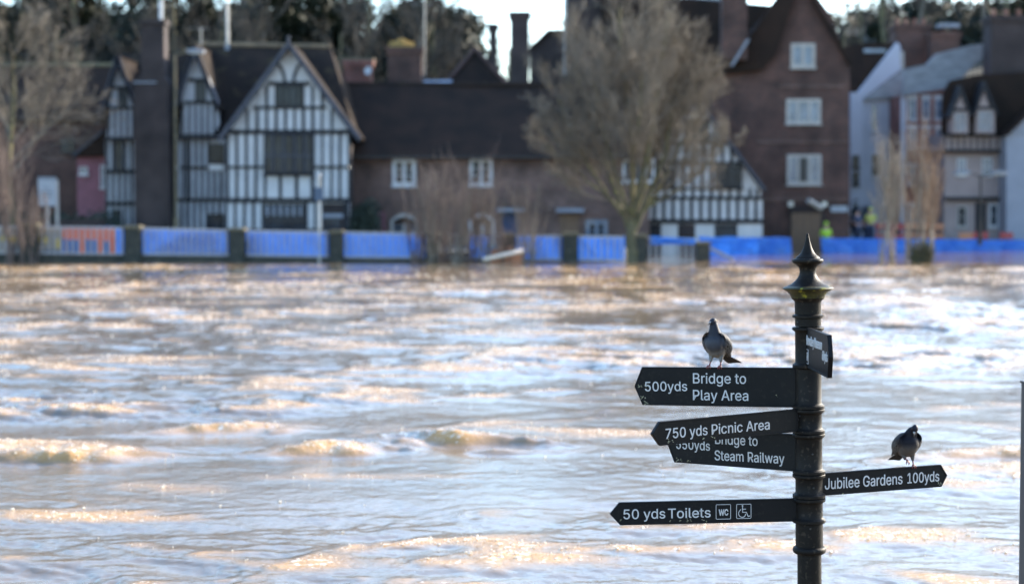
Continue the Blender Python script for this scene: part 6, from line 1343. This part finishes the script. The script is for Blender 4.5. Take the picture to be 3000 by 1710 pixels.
# grey post at the right edge of the frame, slightly nearer
pa = P(3003, 1118, 6.4)
gp = empty('grey_post', (pa.x+.04, 6.4, -1.2), 'smooth grey square post cut off by the right edge of the picture', 'post')
MB().box(pa.x, pa.x+.09, 6.36, 6.45, -1.2, pa.z-.008).build('shaft', mat('grey_post_paint', (.07,.062,.06), .6, (.055,.05,.05), 8), gp, bevel=.004)
MB().box(pa.x-.003, pa.x+.093, 6.357, 6.453, pa.z-.008, pa.z).build('cap', M['iron'], gp, bevel=.002)

# ================================================================== pigeons
def bird_mat(name, top, mid, low, zt, zm, gloss=.5, sheen=None):
    """feather colour by height on the bird"""
    m = mat(name, mid, gloss, spec=.12); nt = m.node_tree; b = nt.nodes['Principled BSDF']
    tc = nt.nodes.new('ShaderNodeTexCoord'); sx = nt.nodes.new('ShaderNodeSeparateXYZ'); nt.links.new(tc.outputs['Object'], sx.inputs[0])
    n = nt.nodes.new('ShaderNodeTexNoise'); n.inputs['Scale'].default_value = 60; nt.links.new(tc.outputs['Object'], n.inputs['Vector'])
    ma = nt.nodes.new('ShaderNodeMath'); ma.operation = 'MULTIPLY_ADD'; ma.inputs[1].default_value = .02; nt.links.new(n.outputs[0], ma.inputs[0]); nt.links.new(sx.outputs[2], ma.inputs[2])
    cr = nt.nodes.new('ShaderNodeValToRGB'); cr.color_ramp.elements[0].position = 0; cr.color_ramp.elements[0].color = (*low, 1)
    e = cr.color_ramp.elements
    e[1].position = 1; e[1].color = (*top, 1)
    for pos, c in ((zm-.06, low), (zm+.06, mid), (zt-.05, mid), (zt+.05, top)):
        k = e.new(pos); k.color = (*c, 1)
    mr = nt.nodes.new('ShaderNodeMapRange'); mr.inputs[2].default_value = .24; nt.links.new(ma.outputs[0], mr.inputs[0]); nt.links.new(mr.outputs[0], cr.inputs[0])
    nt.links.new(cr.outputs[0], b.inputs['Base Color'])
    bn = nt.nodes.new('ShaderNodeTexNoise'); bn.inputs['Scale'].default_value = 350; bn.inputs['Detail'].default_value = 3; nt.links.new(tc.outputs['Object'], bn.inputs['Vector'])
    bp = nt.nodes.new('ShaderNodeBump'); bp.inputs['Distance'].default_value = .0012; nt.links.new(bn.outputs[0], bp.inputs['Height']); nt.links.new(bp.outputs[0], b.inputs['Normal'])
    return m
M['wing'] = mat('wing_grey', (.065,.066,.072), .6, (.035,.036,.042), 60, .0008, 300)
M['wing_pale'] = mat('feather_edge', (.24,.225,.21), .6)
M['wing_dark'] = mat('dark_feather', (.012,.012,.015), .55)
M['tail'] = mat('tail_feather', (.014,.014,.017), .6, (.024,.024,.028), 40)
M['leg'] = mat('pink_leg', (.20,.04,.035), .5, (.13,.028,.026), 90)
M['beak'] = mat('dark_beak', (.05,.045,.045), .4); M['cere'] = mat('white_cere', (.30,.29,.28), .7)
for n_ in ('wing', 'wing_pale', 'wing_dark', 'tail'): M[n_].node_tree.nodes['Principled BSDF'].inputs['Specular IOR Level'].default_value = .12
M['eye'] = mat('orange_eye', (.10,.03,.012), .1); M['pupil'] = mat('pupil', (.005,.005,.005), .05)
def ellipsoid(bm, c, r, rot=None):
    q = bmesh.ops.create_icosphere(bm, subdivisions=3, radius=1)['verts']
    S = Matrix.Diagonal((*r, 1)); Rm = rot.to_4x4() if rot is not None else Matrix.Identity(4)
    bmesh.ops.transform(bm, matrix=Matrix.Translation(c) @ Rm @ S, verts=q)
def capsule(bm, a, b_, ra, rb):
    n = 7
    for i in range(n): t = i/(n-1); ellipsoid(bm, Vector(a).lerp(Vector(b_), t), (ra+(rb-ra)*t,)*3)
def pigeon(loc, yaw, label, head, head_yaw, head_pitch, legs, neck_mid, body_m, tilt=0, wing_open=1.0, tail_dir=(0, .125, -.052)):
    """bird space: faces -Y, +X is picture right, Z up from the perch"""
    r = empty('pigeon', loc, label, 'pigeon', 'pigeons perched on the fingerpost', rot=(0, 0, yaw))
    bm = bmesh.new(); X = Vector
    hp = X(head); pit = Matrix.Rotation(R(-38), 3, 'X')
    ellipsoid(bm, X((0, .005, .086)), (.043, .056, .047), Matrix.Rotation(R(-40), 3, 'X'))
    ellipsoid(bm, X((0, -.018, .098)), (.040, .038, .042))
    ellipsoid(bm, X((0, .03, .066)), (.036, .05, .032), Matrix.Rotation(R(-25), 3, 'X'))
    ellipsoid(bm, X((0, .066, .05)), (.022, .036, .016), Matrix.Rotation(R(-24), 3, 'X'))
    for s in (-1, 1):
        ellipsoid(bm, X((s*.036, .000, .104)), (.0185, .030, .030), Matrix.Rotation(R(-35), 3, 'X')); ellipsoid(bm, X((s*.036, .030, .080)), (.015, .045, .024), Matrix.Rotation(R(-30), 3, 'X'))
    nm = X(neck_mid); nb = X((0, -.012, .118))
    capsule(bm, nb, nm, .033, .0215); capsule(bm, nm, hp+X((0, .004, -.004)), .0215, .0142)
    hr = Matrix.Rotation(head_yaw, 3, 'Z') @ Matrix.Rotation(head_pitch, 3, 'X')
    ellipsoid(bm, hp, (.0142, .0182, .0148), hr); ellipsoid(bm, hp+hr @ X((0, -.009, -.002)), (.0092, .012, .0092), hr)
    for s, (kx, ky, kz), (fx, fy, fz) in legs:
        capsule(bm, X((s*.02, .012, .062)), X((kx, ky, kz)), .0165, .0062)
    me = bpy.data.meshes.new('body'); bm.to_mesh(me); bm.free(); o = bpy.data.objects.new('body', me); COL.objects.link(o)
    m_ = o.modifiers.new('r', 'REMESH'); m_.mode = 'VOXEL'; m_.voxel_size = .0021; m_.use_smooth_shade = True
    s_ = o.modifiers.new('s', 'SMOOTH'); s_.iterations = 9; s_.factor = .6
    bpy.context.view_layer.update()
    me2 = bpy.data.meshes.new_from_object(o.evaluated_get(bpy.context.evaluated_depsgraph_get())); bpy.data.objects.remove(o)
    me2.name = 'body'; me2.materials.clear(); me2.materials.append(body_m)
    o = bpy.data.objects.new('body', me2); COL.objects.link(o); o.parent = r
    # beak, cere, eyes
    def hpnt(v): return hp + hr @ X(v)
    MB().tube([hpnt((0, -.019, -.002)), hpnt((0, -.029, -.0045)), hpnt((0, -.0375, -.0085))], [.0042, .0031, .0008], 10).build('beak', M['beak'], r, smooth=True, local=True)
    q = MB()
    for s in (-1, 1): q.tube([hpnt((s*.0022, -.0185, .0025)), hpnt((s*.002, -.0245, .0012)), hpnt((s*.0008, -.028, -.001))], [.0022, .0032, .0012], 8)
    q.build('cere', M['cere'], r, smooth=True, local=True)
    for s in (-1, 1):
        e = bmesh.new(); bmesh.ops.create_uvsphere(e, u_segments=12, v_segments=8, radius=.0023); bmesh.ops.translate(e, vec=hpnt((s*.0125, -.0075, .0025)), verts=e.verts)
        em = bpy.data.meshes.new('eye'); e.to_mesh(em); e.free(); em.materials.append(M['eye']); eo = bpy.data.objects.new('eye', em); COL.objects.link(eo); eo.parent = r
        e = bmesh.new(); bmesh.ops.create_uvsphere(e, u_segments=10, v_segments=6, radius=.0013); bmesh.ops.translate(e, vec=hpnt((s*.0139, -.0080, .0027)), verts=e.verts)
        em = bpy.data.meshes.new('pupil'); e.to_mesh(em); e.free(); em.materials.append(M['pupil']); po = bpy.data.objects.new('pupil', em); COL.objects.link(po); po.parent = eo
    # wings: tapered curved shells with rows of lapped feathers
    def wing(s):
        nu, nv = 16, 10; q = MB()
        def S(u, v, lift=0):
            # u from shoulder to wing tip, v from upper edge to lower edge
            cx = s*(.0335+.0155*math.sin(min(u*1.35+.12, 1)*math.pi*.72)*wing_open - .024*max(0, u-.45)/.55); cyy = -.028+.150*u; cz = .118-.074*u-.012*u*u
            wdt = .040*(math.sin(math.pi*min(1, .18+u*.9))**.6)*(1-.35*u)+.004
            a = (v-.5)*2; bulge = .013*(1-a*a)*(1-.5*u)
            return X((cx - s*.010*abs(a)**2 + s*(bulge+lift), cyy + .006*a, cz - a*wdt*.95))
        for th in (0, -.006):
            g = [[S(i/nu, j/nv, th) for j in range(nv+1)] for i in range(nu+1)]
            vs = [p for row in g for p in row]; fs = [(i*(nv+1)+j, (i+1)*(nv+1)+j, (i+1)*(nv+1)+j+1, i*(nv+1)+j+1) for i in range(nu) for j in range(nv)]
            q.add(vs, fs, 0)
        rr = random.Random(3)
        for row in range(7):
            for k in range(7):
                u = .10+row*.11+(k % 2)*.02; v = .08+k*.14
                if v > .96: continue
                L = .022 if row < 4 else .034; c = S(u, v, .0009+.0003*(row % 2)); t = (S(min(u+.12, 1), v, 0)-S(u, v, 0)).normalized(); wv = (S(u, min(v+.1, 1), 0)-S(u, max(v-.1, 0), 0)).normalized(); nr_ = t.cross(wv).normalized(); nr_ *= (1 if nr_.x*s > 0 else -1)
                for sc, mi, lf in ((1, 1, .0004), (.82, 2 if (row in (4, 6) or rr.random() < .3) else 0, .0008)):
                    h = .0065*sc; pts = [c-t*L*.2+nr_*lf, c+wv*h+t*L*.25+nr_*lf, c+wv*h*.8+t*L*.6*sc+nr_*(lf+.0009), c+t*L*.85*sc+nr_*(lf+.0013), c-wv*h*.8+t*L*.6*sc+nr_*(lf+.0009), c-wv*h+t*L*.25+nr_*lf]
                    q.add(pts, [(0, 1, 2, 3, 4, 5)], mi)
        # primaries
        for k in range(6):
            a = S(.72, .15+.13*k, 0); e = S(1.0, .35+.08*k, 0)+X((-s*.004, .022+.004*k, -.010)); w_ = .0055
            q.add([a+X((0, 0, w_)), e+X((0, 0, w_*.35)), e-X((0, 0, w_*.35)), a-X((0, 0, w_)), a+X((s*.0012, 0, w_)), e+X((s*.0012, 0, w_*.35)), e+X((s*.0012, 0, -w_*.35)), a+X((s*.0012, 0, -w_))], [(0,1,2,3), (7,6,5,4), (0,4,5,1), (3,2,6,7), (1,5,6,2)], 2)
        q.build('wing', [M['wing'], M['wing_pale'], M['wing_dark']], r, smooth=False, local=True)
    wing(-1); wing(1)
    # tail fan
    tb = X((0, .07, .052)); td = X(tail_dir); L = td.length; td.normalize(); sd_ = X((1, 0, 0)); up = sd_.cross(td).normalized()
    if up.z < 0: up = -up
    for k in range(8):
        a = (k-3.5)/3.5; d = (td + sd_*a*.16).normalized(); w0, w1 = .0065, .0085; off = up*(.0012*(3.5-abs(k-3.5)))
        q = MB(); p0 = tb+sd_*a*.009+off; p1 = p0+d*(L-.004*abs(a)); pp = [p0-sd_*w0, p0+sd_*w0, p0.lerp(p1, .8)+sd_*w1, p1+sd_*w1*.6, p1-sd_*w1*.6, p0.lerp(p1, .8)-sd_*w1]
        q.add(pp+[p-up*.0012 for p in pp], [(0,1,2,3,4,5), (11,10,9,8,7,6)]+[(i, i+6, (i+1) % 6+6, (i+1) % 6) for i in range(6)])
        q.build('tail_feather', M['tail'], r, local=True)
    # shanks and toes
    for s, k, f_ in legs:
        k = X(k); ft = X(f_); raised = ft.z > .006
        lg = MB().tube([k+X((0, 0, .004)), k.lerp(ft, .5), ft], [.0040, .0030, .0033], 10).build('shank', M['leg'], r, smooth=True, local=True)
        for ang, ln in ((-.55, .020), (-.02, .025), (.5, .021), (math.pi+.1, .013)):
            d = X((math.sin(ang), -math.cos(ang), 0))
            if raised: pts = [ft, ft+d*ln*.4+X((0, 0, -.004)), ft+d*ln*.7+X((0, 0, -.012)), ft+d*ln*.8+X((0, 0, -.018))]
            elif abs(ang) < 1: pts = [ft+X((0, 0, .001)), ft+d*ln*.42+X((0, 0, .0025)), ft+d*ln*.72+X((0, 0, -.003)), ft+d*ln*.82+X((0, 0, -.011))]
            else: pts = [ft+X((0, 0, .001)), ft+d*ln*.5+X((0, 0, .001)), ft+d*ln*.9+X((0, 0, -.004)), ft+d*ln+X((0, 0, -.007))]
            MB().tube(pts, [.0030, .0026, .0022, .0007], 8).build('toe', M['leg'], r, smooth=True, local=True)
    return r
def top_edge(arm, px, py):
    """point on the middle of an arm's top edge under a pixel"""
    x, z = arm.loc(px, py); return arm.m @ Vector((x, 0, z))
pg = bird_mat('slate_feathers', (.020,.023,.032), (.042,.044,.052), (.15,.145,.14), .56, .30)
pg2 = bird_mat('dark_feathers', (.020,.022,.034), (.009,.008,.012), (.075,.070,.068), .76, .40)
q0 = top_edge(A_, 2096, 1075.2)
pigeon((q0.x, q0.y+.002, q0.z+.003), R(-22), 'upright grey pigeon facing the camera on the topmost wide sign arm', (-.004, -.030, .192), R(-22), R(10),
       ((-1, (-.022, .000, .022), (-.026, -.006, .001)), (1, (.021, .004, .020), (.022, -.004, .001))), (-.002, -.020, .158), pg, tail_dir=(.040, .115, -.053), wing_open=1.12)
q1 = top_edge(E_, 2679, 1366)
pigeon((q1.x-.022, q1.y+.002, q1.z+.003), R(5), 'dark pigeon with bowed tilted head and one foot raised on the Jubilee Gardens arm', (.014, -.046, .166), R(-30), R(52),
       ((-1, (-.016, -.008, .030), (-.010, -.020, .026)), (1, (.020, -.002, .024), (.022, -.004, .001))), (.008, -.026, .150), pg2, tail_dir=(-.020, .075, -.050), wing_open=1.1)
